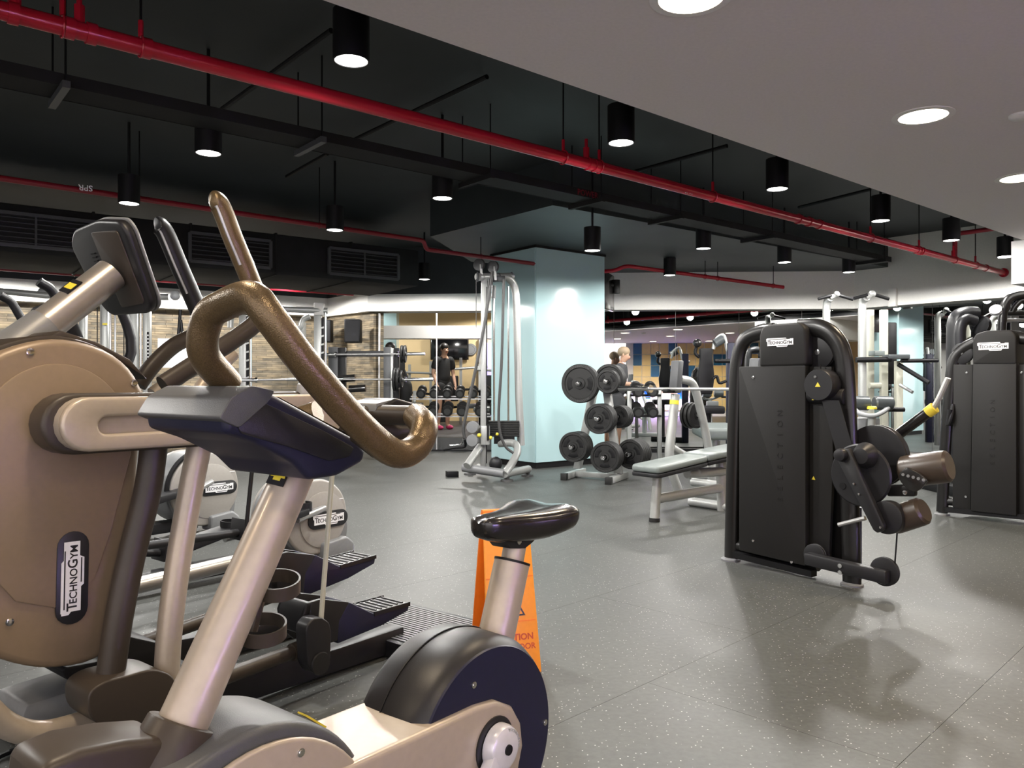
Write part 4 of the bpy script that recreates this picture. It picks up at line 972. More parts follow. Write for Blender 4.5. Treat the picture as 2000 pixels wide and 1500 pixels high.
obj('rear_leg', MB().tube([bp_(1.0, 0, .0), bp_(.98, 0, .44)], .045, 16), 'frame_silver', t)
obj('upper_beam', MB().tube([bp_(.5, .02, .36), bp_(1.1, .02, .34)], .04, 14), 'frame_silver', t)
obj('rear_foot', MB().tube([bp_(1.0, -.35, .04), bp_(1.0, .35, .04)], .04, 14), 'frame_silver', t)
Cb = V((1.85, 7.35, 0))
for sg in (-1, 1):
    b0 = Cb+LB*(.45*sg)
    up_ = obj('upright', MB().tube(spline([b0+UP*.02+DA*.1, b0+UP*.35-DA*.05, b0+UP*.75, b0+UP*1.0+DA*.04], 4), .045, 16), 'frame_silver', t)
    obj('upright_cover', MB().box(b0+UP*1.17+DA*.05, LB*.05, DA*.04+UP*.0, UP*.16+DA*.02), 'grey_plastic', up_, bevel=.012)
    obj('bar_hook', MB().box(b0+UP*1.03-DA*.06, LB*.03, DA*.06, UP*.02), 'black', up_, bevel=.008)
    obj('upright_label', MB().tube([b0+UP*.90+DA*.02, b0+UP*.94+DA*.025], .0465, 16), 'yellow', up_)
    obj('brace', MB().tube(spline([b0+UP*1.15+DA*.1, b0+UP*1.1+DA*.3, b0+UP*.85+DA*.42, b0+UP*.45+DA*.55, b0+UP*.03+DA*.62], 5), .042, 16), 'frame_silver', t)
    obj('stay', MB().tube([b0+UP*.48-DA*.02, b0+UP*.25+DA*.5], .04, 14), 'frame_silver', t)
    obj('plate_horn', MB().cyl(b0+UP*.78+DA*.45, b0+UP*.78+DA*.45+LB*(.22*sg), .02, n=12), 'steel', t)
obj('cross_beam', MB().tube([Cb+LB*-.45+UP*.12+DA*.3, Cb+LB*.45+UP*.12+DA*.3], .04, 14), 'frame_silver', t)
def barbell(a, b, label, loc=None, r=.014, rs=.025, sl=.4, group=None):
    d = (b-a).normalized(); L = (b-a).length
    o = thing('barbell', label, 'barbell', (a+b)/2, group)
    obj('shaft', MB().cyl(a+d*sl, b-d*sl, r, n=12), 'steel', o)
    for p, s in ((a, 1), (b, -1)):
        obj('sleeve', MB().cyl(p, p+d*(s*sl), rs, n=16), 'chrome', o)
        obj('collar', MB().cyl(p+d*(s*sl), p+d*(s*(sl+.03)), rs*1.6, n=16), 'chrome', o)
    return o
barbell(Cb+LB*-1.1+UP*1.052-DA*.07, Cb+LB*1.1+UP*1.052-DA*.07, 'chrome barbell resting on the press bench uprights')

# ================================================================ WEIGHT PLATES
def plate_mesh(R, w, txt):
    z = V((0, 0, 0)); X, Y_, N = V((1, 0, 0)), V((0, 0, 1)), V((0, -1, 0))
    root = {}
    mb = MB().lathe([(.027, -w*.5), (R*.28, -w*.5), (R*.30, -w*.3), (R*.78, -w*.3), (R*.82, -w*.5), (R*.97, -w*.5), (R, -w*.3), (R, w*.3), (R*.97, w*.5), (R*.82, w*.5), (R*.78, w*.22), (R*.30, w*.22), (R*.28, w*.5), (.027, w*.5), (.027, -w*.5)], z, N, 40)
    root['body'] = finish('plate_body', mb, 'rubber')
    g = MB()
    for a0 in ((0, 180) if R > .2 else (30, 150, 270)):
        g = MB(); arc = [math.radians(a0-32+64*k/8) for k in range(9)]
        o_ = [(X*math.cos(a)+Y_*math.sin(a))*(R*.70)+N*(w*.215) for a in arc]; i_ = [(X*math.cos(a)+Y_*math.sin(a))*(R*.44)+N*(w*.215) for a in reversed(arc)]
        root.setdefault('grip_hole', []).append(finish('plate_grip', g.prism(o_+i_, N*.003), 'black', bevel=.001))
    tx = MB(); arcword(tx, 'TECHNOGYM', N*(w*.5), X, Y_, R*.89, R*.12, PI/2); arcword(tx, 'TECHNOGYM', N*(w*.5), X, Y_, R*.89, R*.12, -PI/2, -1)
    root['lettering'] = finish('plate_letters', tx, 'rubber_grey', smooth=0)
    return root
PM = {'big': plate_mesh(.222, .042, 1), 'mid': plate_mesh(.172, .038, 1), 'small': plate_mesh(.132, .032, 1), 'tiny': plate_mesh(.1, .026, 1)}
PW = {'big': .05, 'mid': .046, 'small': .04, 'tiny': .034}
def plate(kind, c, axis, label, group, letters=True):
    """plate whose printed face looks along axis"""
    o = bpy.data.objects.new('weight_plate', PM[kind]['body']); COL.objects.link(o); tag(o, label, 'weight plate', group)
    a = axis.normalized(); yaw = math.atan2(a.x, -a.y); o.location = c; o.rotation_euler = (math.asin(max(-1, min(1, 0))), random.uniform(-.6, .6) if False else 0, yaw)
    for nm, me in [('grip_hole', q) for q in PM[kind]['grip_hole']]+([('lettering', PM[kind]['lettering'])] if letters else []):
        k = bpy.data.objects.new(nm, me); COL.objects.link(k); k.parent = o
    return o
ORD = ['outermost', 'second', 'third', 'fourth', 'fifth', 'sixth']
def stack(kind, c, axis, n, where, group):
    for k in range(n):
        plate(kind, c-axis*(PW[kind]*k), axis, '%s black plate, %s on %s' % ({'big': 'large', 'mid': 'medium', 'small': 'small', 'tiny': 'tiny'}[kind], ORD[k] if n > 1 else 'alone', where), group, letters=(k == 0))
# tree: A-frame with pegs to both sides
T0 = fl(1150, 934); T0 = at(1160, 935, 9.05); T0.z = 0
AX = V((-.42, -.907, 0))                      # pegs point to us and slightly left
t = thing('plate_tree', 'silver A-frame weight plate tree loaded with black plates beside the pillar', 'plate rack', T0)
tr = lambda px, py, Y=9.15: at(px, py, Y)
SD = V((.907, -.42, 0))
for s, px in ((-1, 1120), (1, 1205)):
    f = at(px, 930 if s < 0 else 942, 9.3 if s < 0 else 8.9); f.z = .04
    obj('foot_bar', MB().bar(f-AX*.35, f+AX*.28, SD*.035, UP*.035), 'frame_silver', t, bevel=.006)
    obj('foot_cap', MB().box(f+AX*.30-UP*.0, SD*.037, AX*.03, UP*.04), 'rubber', t, bevel=.004)
obj('cross_bar', MB().bar(at(1120, 925, 9.3), at(1205, 930, 8.95), AX*.03, UP*.03), 'frame_silver', t, bevel=.006)
a, b = at(1208, 925, 9.0), at(1180, 722, 9.2)
obj('mast', MB().bar(a, b, SD*.045, AX*.035), 'frame_silver', t, bevel=.006)
a2, b2 = at(1128, 915, 9.35), at(1168, 722, 9.25)
obj('mast', MB().bar(a2, b2, SD*.045, AX*.035), 'frame_silver', t, bevel=.006)
pegs = [('big', 1133, 749, 8.95, 2, 'the upper left peg of the tree'), ('mid', 1190, 740, 9.05, 3, 'the rear upper peg of the tree'), ('small', 1187, 745, 8.7, 2, 'the upper right peg of the tree'),
        ('mid', 1170, 818, 8.9, 4, 'the middle peg of the tree'), ('small', 1208, 814, 9.1, 4, 'the middle right peg of the tree'), ('mid', 1120, 873, 9.0, 5, 'the lower left peg of the tree'),
        ('mid', 1182, 893, 8.8, 4, 'the lowest front peg of the tree'), ('mid', 1232, 887, 9.0, 5, 'the lower right peg of the tree')]
for kind, px, py, Y, n, where in pegs:
    c = at(px, py, Y)
    ax = AX if px < 1200 else V((.2, -.98, 0)).normalized()
    if px in (1208, 1232): ax = V((-.55, -.835, 0))
    obj('peg', MB().cyl(c-ax*(PW[kind]*n+.03), c+ax*.09, .022, n=14).lathe([(.026, .085), (.028, .095), (.02, .105), (0, .108)], c, ax, 14), 'chrome', t)
    stack(kind, c, ax, n, where, 'weight plates on the plate tree')
for k in range(3): plate('small', Cb+LB*-.45+UP*.78+DA*.45-LB*(.07+.05*k), -LB, 'black weight plate, number %s outwards on the bench storage horn' % ['one', 'two', 'three'][k], 'plates on the bench horn', False)

# ================================================================ CABLE STATION beside the pillar
t = thing('cable_station', 'silver twin cable pulley station with black weight stack beside the teal pillar', 'gym machine', at(965, 935, 9.2)*V((1, 1, 0)) if False else V((at(965, 935, 9.2).x, 9.2, 0)))
ck = lambda px, py, Y=9.3: at(px, py, Y)
obj('column', MB().bar(ck(944, 915, 9.25), ck(946, 545, 9.25), V((.035, 0, 0)), V((0, .05, 0))), 'frame_silver', t, bevel=.008)
obj('column_slot', MB().bar(ck(950, 905, 9.19), ck(951, 560, 9.19), V((.006, 0, 0)), V((0, .004, 0))), 'black', t)
obj('rear_column', MB().tube(spline([ck(1018, 870, 9.5), ck(1013, 760, 9.5), ck(1010, 640, 9.5), ck(1008, 580, 9.5), ck(1003, 556, 9.5), ck(992, 543, 9.45), ck(975, 540, 9.4)], 5), .045, 16), 'frame_silver', t)
obj('top_bar', MB().tube([ck(932, 541, 9.15), ck(1000, 540, 9.6)], .045, 16), 'frame_silver', t)
for px, Y in ((932, 9.13), (999, 9.6)): obj('end_cap', MB().cyl(ck(px-1, 541, Y), ck(px+2, 541, Y), .06, n=16), 'grey_plastic', t)
obj('top_bracket', MB().box(ck(972, 545, 9.3), V((.09, 0, 0)), V((0, .05, 0)), V((0, 0, .035))), 'grey_plastic', t, bevel=.015)
for px, py in ((936, 517), (963, 521)):
    p = ck(px, py, 9.2); o = obj('pulley', MB().lathe([(0, -.02), (.07, -.02), (.06, 0), (.07, .02), (0, .02)], p, V((-.5, -.86, 0)), 24), 'grey_plastic', t)
    obj('pulley_fork', MB().bar(p+V((.02, -.03, .0)), p+V((.03, -.03, -.16)), V((.014, 0, 0)), V((0, .006, 0))), 'frame_silver', o)
for px in (965, 993): obj('guide_rod', MB().cyl(ck(px, 840, 9.45), ck(px, 560, 9.45), .012, n=10), 'chrome', t)
obj('guide_sleeve', MB().cyl(ck(964, 583, 9.4), ck(965, 558, 9.4), .025, n=12), 'grey_mid', t)
for k in range(9): obj('weight_slab', MB().abox(ck(955, 0, 9.45).x, ck(1014, 0, 9.45).x, 9.35, 9.5, ck(0, 852, 9.45).z+.021*k, ck(0, 852, 9.45).z+.021*k+.018), 'rubber', t, bevel=.003)
obj('stack_base', MB().abox(ck(965, 0, 9.45).x, ck(1005, 0, 9.45).x, 9.36, 9.48, ck(0, 866, 9.45).z, ck(0, 852, 9.45).z-.002), 'black', t)
for pts, r in (([(984, 545), (980, 700), (974, 820), (985, 868), (1004, 886)], .016), ([(962, 530), (945, 640), (925, 740), (908, 820), (905, 838), (907, 855)], .018), ([(930, 545), (930, 640)], .004), ([(962, 545), (964, 810)], .004), ([(955, 545), (950, 620)], .012)):
    obj('cable', MB().tube(spline([ck(x, y, 9.12) for x, y in pts], 5), r, 8), 'rubber_grey', t)
for py in (834, 860): obj('low_pulley', MB().lathe([(0, -.025), (.068, -.025), (.06, 0), (.068, .025), (0, .03)], ck(923, py, 9.1), V((-.25, -.97, 0)), 24), 'grey_mid', t)
for (x, y, r) in ((936, 850, .025), (958, 855, .022), (971, 848, .018)): obj('knob', MB().sphere(ck(x, y, 9.1), r, 12), 'yellow', t)
obj('carriage', MB().box(ck(948, 850, 9.17), V((.05, 0, 0)), V((0, .06, 0)), UP*.11), 'frame_silver', t, bevel=.01)
obj('carriage_clip', MB().box(ck(953, 845, 9.1), V((.012, 0, 0)), V((0, .02, 0)), UP*.09), 'black', t)
obj('front_leg', MB().tube([ck(938, 872, 9.2), ck(912, 910, 8.95)], .045, 14), 'frame_silver', t)
obj('side_leg', MB().tube(spline([ck(975, 866, 9.4), ck(1003, 866, 9.3), ck(1011, 880, 9.2), ck(1000, 905, 9.0), ck(985, 926, 8.85)], 5), .045, 16), 'frame_silver', t)
obj('base_tube', MB().tube([ck(905, 913, 9.05), ck(985, 925, 8.85)], .05, 16), 'grey_mid', t)
obj('base_tube', MB().tube([ck(985, 926, 8.85), ck(1032, 916, 9.4)], .045, 16), 'frame_silver', t)
obj('base_tube', MB().tube([ck(945, 915, 9.3), ck(935, 912, 9.5)], .04, 12), 'frame_silver', t)
for px, py in ((918, 927), (990, 940), (1030, 930)):
    p = fl(px, py); obj('floor_foot', MB().lathe([(.075, 0), (.07, .02), (.03, .03), (.03, .1), (0, .1)], p, UP, 18), 'rubber_grey', t)
obj('ball_weight', MB().sphere(ck(968, 906, 9.15), .085, 18, (.9, .7, 1)), 'dark_plastic', t)
obj('handle', MB().tube(spline([ck(866, 878, 9.2), ck(890, 874, 9.2), ck(908, 872, 9.2), ck(908, 858, 9.15)], 4), .016, 10), 'black', t)
obj('handle_frame', MB().tube(spline([ck(878, 870, 9.25), ck(900, 868, 9.25), ck(906, 856, 9.2)], 4), .012, 8), 'chrome', t)
# floor block
p = fl(883, 931); solo('foam_block', MB().box(p+UP*.035, V((.068, .015, 0)), V((-.015, .05, 0)), UP*.034), 'black', 'small black block lying on the floor by the cable station', 'block', p, bevel=.008)
p = fl(1265, 872); t = thing('water_bottle', 'clear plastic water bottle with pale blue label standing on the floor', 'bottle', p)
obj('body', MB().lathe([(0, 0), (.036, 0), (.04, .01), (.04, .14), (.036, .17), (.016, .215), (.014, .235), (0, .235)], p, UP, 20), 'bottle_plastic', t)
obj('label', MB().lathe([(.041, .06), (.041, .12)], p, UP, 20), 'paper', t)
obj('cap', MB().lathe([(.016, .23), (.016, .255), (0, .256)], p, UP, 14), 'blue_label', t)

# ================================================================ WET FLOOR SIGN behind the bike
g0, g1 = fl(1057, 1312), fl(905, 1300)
W_ = V((.945, .327, 0)); g1 = g0-W_*.215; back = V((-W_.y, W_.x, 0))
t = thing('caution_sign', 'orange folding caution wet floor sign standing behind the bike saddle', 'floor sign', (g0+g1)/2)
Hs = .60; nrm_ = V((W_.y, -W_.x, 0))
f0, f1 = g0, g1; tb = (g0+g1)/2+back*.11+UP*Hs
top0, top1 = tb+W_*.092, tb-W_*.092
pan = [f1, f0, top0, top1]
ndir = (f0-f1).cross(top0-f0).normalized()
if ndir.dot(CAM-f0) < 0: ndir = -ndir
fp = obj('front_panel', MB().prism([p-ndir*.006 for p in pan], ndir*.012), 'orange', t, bevel=.003)
bkp = [g1+back*.23, g0+back*.23, top0+back*.02, top1+back*.02]
obj('back_panel', MB().prism(bkp, back*.012), 'orange_deep', t, bevel=.003)
obj('hinge', MB().cyl(top0+back*.012, top1+back*.012, .012, n=12), 'orange_deep', t)
upd = ((top0+top1)/2-(f0+f1)/2).normalized()
def sg(u, v): return (f0+f1)/2+W_*u+upd*v+ndir*.0065
word(fp, 'CAUTION', sg(0.008, .138), W_, upd, .024, 'sign_red', bold=.025)
word(fp, 'WET FLOOR', sg(0.004, .102), W_, upd, .022, 'sign_red', bold=.015)
tri = [sg(-.055, .215), sg(.055, .215), sg(0, .32)]; ct = sum(tri, V())/3
obj('warning_triangle', MB().ringprism(tri, [ct+(p-ct)*.82 for p in tri], ndir*.001), 'logo_black', fp, smooth=0)
for v in (.195, .36): obj('panel_groove', MB().bar(sg(-.095, v), sg(.095, v), upd*.002, ndir*.001), 'orange_deep', fp)
# ================================================================ THE TWO PALE ELLIPTICALS farther down the row
def pale_elliptical(cn, px, py, lx, ly, label):
    cm = cn-.16
    hub = pc(px, py, cn); u0, z0 = hub.dot(D1), hub.z; r = z0-.06
    t = thing('elliptical_trainer', label, 'elliptical trainer', uz(u0-.9, 0, cm), 'pale elliptical trainers in the cardio row')
    q = circ(u0, z0, r, cn, 48)
    cv = obj('disc_cover', MB().prism([p-D2*.03 for p in q], D2*.03), 'pale_cover', t, bevel=.018, seg=3, bang=50)
    obj('disc_panel', MB().prism(circ(u0+.04, z0-.02, r*.74, cn, 40), D2*.006), 'pale_cover', cv, bevel=.004)
    obj('disc_line', MB().bar(uz(u0-.05, z0+r*.42, cn), uz(u0+r*.86, z0+r*.40, cn), D2*.002, UP*.003), 'logo_white', cv)
    obj('disc_body', MB().prism([p-D2*.03 for p in circ(u0-.02, z0, r*.97, cn, 40)], D2*-.3), 'grey_mid', t, bevel=.02, seg=3)
    obj('disc_cover', MB().prism([p-D2*.33 for p in q], D2*-.03), 'pale_cover', t, bevel=.018, seg=3, bang=50)
    logo(t, pc(lx, ly, cn+.01), D1, UP, .235, 'logo_black')
    obj('wheel_guard', MB().tube([uz(u0+(r+.02)*math.cos(a), z0+(r+.02)*math.sin(a), cn-.02) for a in [PI*(.55+.5*k/14) for k in range(15)]], .016, 8), 'black', t)
    obj('rear_foot', MB().prism(fillet([uz(u0+.02, .02, cn+.04), uz(u0+.26, .02, cn+.04), uz(u0+.26, .10, cn+.04), uz(u0+.20, .15, cn+.04), uz(u0+.02, .13, cn+.04)], .02), D2*-.14), 'grey_mid', t, bevel=.02, seg=3)
    obj('rear_cowl', MB().prism(fillet([uz(u0+.1, .06, cn-.03), uz(u0+.24, .06, cn-.03), uz(u0+.26, .2, cn-.03), uz(u0+.22, .38, cn-.03), uz(u0+.12, .3, cn-.03)], .02), D2*-.26), 'grey_mid', t, bevel=.02)
    obj('base_rail', MB().bar(uz(u0-1.75, .07, cm), uz(u0, .07, cm), D2*.06, UP*.04), 'dark_plastic', t, bevel=.012)
    for s in (-.28, .28): obj('front_foot', MB().tube([uz(u0-1.7, .04, cm), uz(u0-1.7, .04, cm+s)], .035, 12), 'grey_plastic', t)
    for s, du, z in ((.10, -.55, .30), (-.18, -.85, .2)):
        pb = pc(px, py, cn)
        P = [uz(u0+du-.02, z-.06, cn+s), uz(u0+du, z+.06, cn+s), uz(u0+du+.1, z+.02, cn+s), uz(u0+du+.42, z+.07, cn+s), uz(u0+du+.42, z+.03, cn+s)]
        pdl = obj('pedal', MB().prism(P, D2*-.15), 'dark_plastic', t, bevel=.008)
        ring = [uz(u0+du+.42+.05*math.cos(a), z+.1, cn+s-.075+.07*math.sin(a)) for a in [2*PI*k/18 for k in range(18)]]
        ri = [uz(u0+du+.42+.045*math.cos(a), z+.1, cn+s-.075+.065*math.sin(a)) for a in [2*PI*k/18 for k in range(18)]]
        obj('toe_loop', MB().ringprism([p-UP*.05 for p in ring], [p-UP*.05 for p in ri], UP*.05), 'dark_plastic', pdl)
        obj('pedal_bar', MB().tube([uz(u0+du+.38, z, cn+s-.07), uz(u0+.05, z0+.05*(1 if s > 0 else -1), cn+s-.1)], .022, 12), 'steel', t)
        obj('pedal_bar', MB().tube([uz(u0+du, z-.02, cn+s-.07), uz(u0-1.5, .3, cn+s-.07)], .022, 12), 'dark_plastic', t)
    obj('mast', MB().tube([uz(u0-1.6, .1, cm), uz(u0-1.55, .9, cm), uz(u0-1.45, 1.2, cm)], [.07, .05, .045], 16), 'pale_cover', t)
    c = uz(u0-1.43, 1.33, cm); h_ = (UP*.9-D1*.42).normalized(); n_ = D2.cross(h_).normalized()
    n_ = n_ if n_.dot(D1) > 0 else -n_
    oc = fillet([c+D2*a+h_*b for a, b in ((-.2, .1), (-.1, .15), (.1, .15), (.2, .1), (.16, -.14), (-.16, -.14))], .03)
    dp = obj('console', MB().prism(oc, n_*.06), 'dark_plastic', t, bevel=.012)
    obj('console_screen', MB().prism([c+(p-c)*.75+n_*.06 for p in oc], n_*.003), 'screen', dp)
    for s in (-.3, .3):
        obj('swing_arm', MB().tube(spline([uz(u0-1.5, .45, cm+s), uz(u0-1.4, .9, cm+s), uz(u0-1.2, 1.25, cm+s), uz(u0-1.3, 1.55, cm+s), uz(u0-1.38, 1.62, cm+s)], 5), .024, 12), 'dark_plastic', t)
pale_elliptical(-3.92, 620, 1010, 641, 1014, 'pale grey elliptical with round logo disc right behind the foreground bike')
pale_elliptical(-5.36, 402, 955, 427, 953, 'pale grey elliptical with round logo disc farther back, seen between the levers')

# ================================================================ LEFT BACKGROUND: cable crossover, smith machine, racks
def fp(px, py, Y): return at(px, py, Y)
t = thing('cable_crossover', 'silver cable crossover with vertical posts and weight stacks before the stone wall', 'gym machine', V((fp(225, 0, 9.9).x, 9.9, 0)))
for px, wd in ((163, .04), (205, .045), (262, .05), (288, .04)): obj('post', MB().bar(V((fp(px, 0, 9.9).x, 9.9, 0)), fp(px, 592, 9.9), V((wd, 0, 0)), V((0, .04, 0))), 'frame_silver', t, bevel=.008)
for px in (216, 225, 250, 275, 281): obj('guide_rod', MB().cyl(V((fp(px, 0, 9.95).x, 9.95, .3)), fp(px, 595, 9.95), .013, n=8), 'chrome', t)
for px in (190, 242): obj('cable', MB().cyl(V((fp(px, 0, 9.8).x, 9.8, .6)), fp(px, 600, 9.8), .006, n=6), 'black', t)
obj('top_beam', MB().tube([fp(150, 590, 9.9), fp(300, 590, 9.9)], .045, 12), 'frame_silver', t)
obj('top_beam', MB().tube([fp(-60, 562, 9.5), fp(90, 577, 9.7), fp(330, 580, 9.9)], .04, 12), 'frame_silver', t)
for px, py in ((83, 571), (342, 577)): obj('end_ball', MB().sphere(fp(px, py, 9.8), .062, 14), 'grey_light', t)
for px in (196, 248): obj('weight_stack', MB().box(V((fp(px, 0, 9.95).x, 9.97, .55)), V((.07, 0, 0)), V((0, .06, 0)), UP*.3), 'rubber', t, bevel=.004)
obj('post_label', MB().box(fp(205, 633, 9.83), V((.03, 0, 0)), V((0, .004, 0)), UP*.012), 'yellow', t)
obj('scale_strip', MB().box(fp(289, 675, 9.83), V((.012, 0, 0)), V((0, .004, 0)), UP*.17), 'black', t)
for k in range(7): obj('scale_mark', MB().box(fp(289, 655+7*k, 9.82), V((.007, 0, 0)), V((0, .004, 0)), UP*.009), 'logo_white', t)
obj('rope_handle', MB().tube(spline([fp(352, 605, 9.7), fp(351, 625, 9.7), fp(348, 660, 9.7)], 4), .02, 8).tube([fp(353, 625, 9.7), fp(357, 660, 9.7)], .02, 8), 'black', t)
obj('rope', MB().cyl(fp(352, 582, 9.7), fp(352, 610, 9.7), .004, n=6), 'steel', t)
obj('floor_bar', MB().bar(V((fp(150, 0, 9.9).x, 9.9, .05)), V((fp(300, 0, 9.9).x, 9.9, .05)), V((0, .06, 0)), UP*.05), 'frame_silver', t, bevel=.01)
p = fp(338, 690, 12.05)
solo('poster', MB().box(p, DA*.22, UP*.22, DB*.004), 'paper', 'pale blue printed notice sheet on the stone wall', 'poster', p)
t = thing('smith_machine', 'silver smith machine with toothed uprights before the stone wall', 'gym machine', V((fp(550, 0, 11.3).x, 11.3, 0)))
for px, Y in ((475, 11.1), (621, 11.4)):
    x = fp(px, 0, Y).x
    obj('upright', MB().bar(V((x, Y, 0)), V((x, Y, fp(px, 615, Y).z)), V((.05, 0, 0)), V((0, .04, 0))), 'frame_silver', t, bevel=.008)
    st = obj('toothed_strip', MB().bar(V((x+.075, Y-.03, .2)), V((x+.075, Y-.03, 2.05)), V((.018, 0, 0)), V((0, .01, 0))), 'black', t)
    for k in range(14): obj('tooth', MB().box(V((x+.075, Y-.045, .35+.12*k)), V((.02, 0, .006)), V((0, .008, 0)), UP*.012), 'frame_silver', st)
    obj('slide_rod', MB().cyl(V((x+.115, Y-.02, .1)), V((x+.115, Y-.02, 2.15)), .016, n=10), 'chrome', t)
    obj('foot', MB().tube([V((x-.1, Y-.5, .05)), V((x-.1, Y+.5, .05))], .045, 12), 'frame_silver', t)
obj('top_tube', MB().tube(spline([fp(450, 640, 11.2), fp(452, 618, 11.2), fp(466, 606, 11.2), fp(520, 603, 11.25), fp(640, 607, 11.4)], 5), .045, 12), 'frame_silver', t)
obj('top_tube', MB().tube(spline([fp(560, 642, 11.6), fp(585, 641, 11.6), fp(592, 625, 11.6), fp(605, 618, 11.6)], 5), .04, 12), 'frame_silver', t)
obj('counterweight', MB().box(fp(624, 604, 11.4), V((.07, 0, 0)), V((0, .06, 0)), UP*.09), 'white_paint', t, bevel=.015)
obj('rear_post', MB().bar(V((fp(590, 0, 12).x, 12, 0)), fp(590, 630, 12), V((.05, 0, 0)), V((0, .05, 0))), 'frame_silver', t)
barbell(fp(440, 743, 11.0), fp(668, 740, 11.35), 'steel bar fixed low across the smith machine uprights', group='barbells on the left racks')
t = thing('squat_rack', 'dark squat rack with paired posts at the edge of the added bay', 'gym machine', V((fp(700, 0, 12.0).x, 12.0, 0)))
for px, top, wd, m in ((652, 678, .075, 'grey_plastic'), (668, 679, .06, 'black'), (757, 678, .055, 'grey_plastic'), (766, 680, .02, 'frame_silver'), (775, 680, .04, 'black')):
    obj('post', MB().bar(V((fp(px, 0, 12.0).x, 12.0, .0)), fp(px, top, 12.0), V((wd, 0, 0)), V((0, .05, 0))), m, t, bevel=.008)
obj('cross_plate', MB().bar(fp(675, 691, 12.05), fp(757, 691, 12.05), V((0, .01, 0)), UP*.045), 'dark_plastic', t)
for px in (680, 700): obj('pad', MB().cyl(fp(px-18, 740+px-680, 11.8), fp(px+14, 738+px-680, 11.8), .055, n=16), 'black_gloss', t)
for px in (655, 765): obj('foot', MB().bar(V((fp(px, 0, 12).x, 11.5, .04)), V((fp(px, 0, 12).x, 12.5, .04)), V((.04, 0, 0)), UP*.04), 'black', t)
def loaded(a, b, lab, k0, k1, grp='barbells on the left racks'):
    barbell(a, b, lab, group=grp); d = (b-a).normalized()
    for i, (kind, s) in enumerate(k0): plate(kind, a+d*s, -d, 'black plate %s on the left end of the %s' % (['one', 'two', 'three'][i], lab.replace('steel ', '')), 'plates on the rack barbells', False)
    for i, (kind, s) in enumerate(k1): plate(kind, b-d*s, d, 'black plate %s on the right end of the %s' % (['one', 'two', 'three'][i], lab.replace('steel ', '')), 'plates on the rack barbells', False)
loaded(fp(602, 693, 11.85), fp(830, 691, 11.85), 'steel upper barbell on the squat rack', (('small', .14),), (('small', .30), ('small', .345)))
loaded(fp(560, 741, 11.7), fp(846, 741, 11.7), 'steel lower barbell on the squat rack', (), (('mid', .52), ('mid', .57), ('small', .47)))
for px, lab in ((634, 'left black loudspeaker hung on the stone wall corner'), (690, 'right black loudspeaker hung on the stone wall corner')):
    p = fp(px, 647, 12.9 if px > 660 else 13.4)
    t = thing('loudspeaker', lab, 'loudspeaker', p, 'wall loudspeakers')
    obj('cabinet', MB().box(p, V((.13, 0, 0)), V((0, .1, 0)), UP*.19), 'black', t, bevel=.015)
    obj('grille', MB().box(p-V((0, .101, 0)), V((.11, 0, 0)), V((0, .004, 0)), UP*.17), 'dark_plastic', t)
    obj('bracket', MB().bar(p+V((0, .1, 0)), p+V((-.1, .35, 0)), V((.02, 0, 0)), UP*.02), 'black', t)

# ================================================================ ADDED BAY on a low platform, a mirror's reflection built as real things
struct('floor_added_bay', MB().prism([V((-5.85, 13.4, 0)), V((-3.3, 14.4, 0)), V((-2.2, 13.25, 0)), V((1.25, 13.08, 0)), V((1.3, 19.2, 0)), V((-5.85, 19.2, 0))], UP*.2), 'rubber_grey')
BZ = .2
t = thing('dumbbell_rack', 'two-tier grey dumbbell rack in front of the woman in black', 'rack', V((-.85, 13.75, BZ)))
for x in (-1.72, .12):
    obj('leg', MB().bar(V((x, 13.6, BZ+.02)), V((x, 13.95, .98)), V((.03, 0, 0)), V((0, .03, 0))), 'frame_silver', t, bevel=.005)
    obj('foot', MB().bar(V((x, 13.5, BZ+.03)), V((x, 14.05, BZ+.03)), V((.035, 0, 0)), UP*.03), 'frame_silver', t, bevel=.005)
for z, y in ((.86, 13.82), (.56, 13.68)):
    for k in (-.07, .07): obj('shelf_rail', MB().bar(V((-1.78, y+k, z+k*.3)), V((.18, y+k, z+k*.3)), V((0, .018, 0)), UP*.012), 'steel', t)
def dumbbell_mesh(r, L):
    a = V((0, -1, 0)); z = V((0, 0, 0))
    hd = [finish('dumbbell_head', MB().lathe([(0, s*L*.5), (r*.9, s*L*.5), (r, s*L*.46), (r, s*L*.26), (r*.9, s*L*.22), (0, s*L*.22)], z, a, 22), 'rubber') for s in (-1, 1)]
    cp = [finish('dumbbell_cap', MB().lathe([(r*.62, s*L*.5), (r*.62, s*(L*.5+.004)), (0, s*(L*.5+.004))], z, a, 18), 'rubber_grey') for s in (-1, 1)]
    return finish('dumbbell_grip', MB().lathe([(0, -L*.24), (.016, -L*.24), (.018, 0), (.016, L*.24), (0, L*.24)], z, a, 12), 'chrome'), hd, cp
DBM = {'s': dumbbell_mesh(.082, .30), 'l': dumbbell_mesh(.092, .34)}
def dumbbell(kind, loc, lab, grp):
    g, hd, cp = DBM[kind]
    o = bpy.data.objects.new('dumbbell', g); COL.objects.link(o); o.location = loc; o.rotation_euler = (.28, 0, 0); tag(o, lab, 'dumbbell', grp)
    for i in (0, 1):
        k = bpy.data.objects.new('head', hd[i]); COL.objects.link(k); k.parent = o
        c = bpy.data.objects.new('end_cap', cp[i]); COL.objects.link(c); c.parent = k
NUM = ['first', 'second', 'third', 'fourth', 'fifth', 'sixth', 'seventh', 'eighth', 'ninth']
for k in range(8): dumbbell('s', V((-1.58+.225*k, 13.80, .965)), 'round black dumbbell, %s from the left on the upper rack tier' % NUM[k], 'dumbbells on the upper tier')
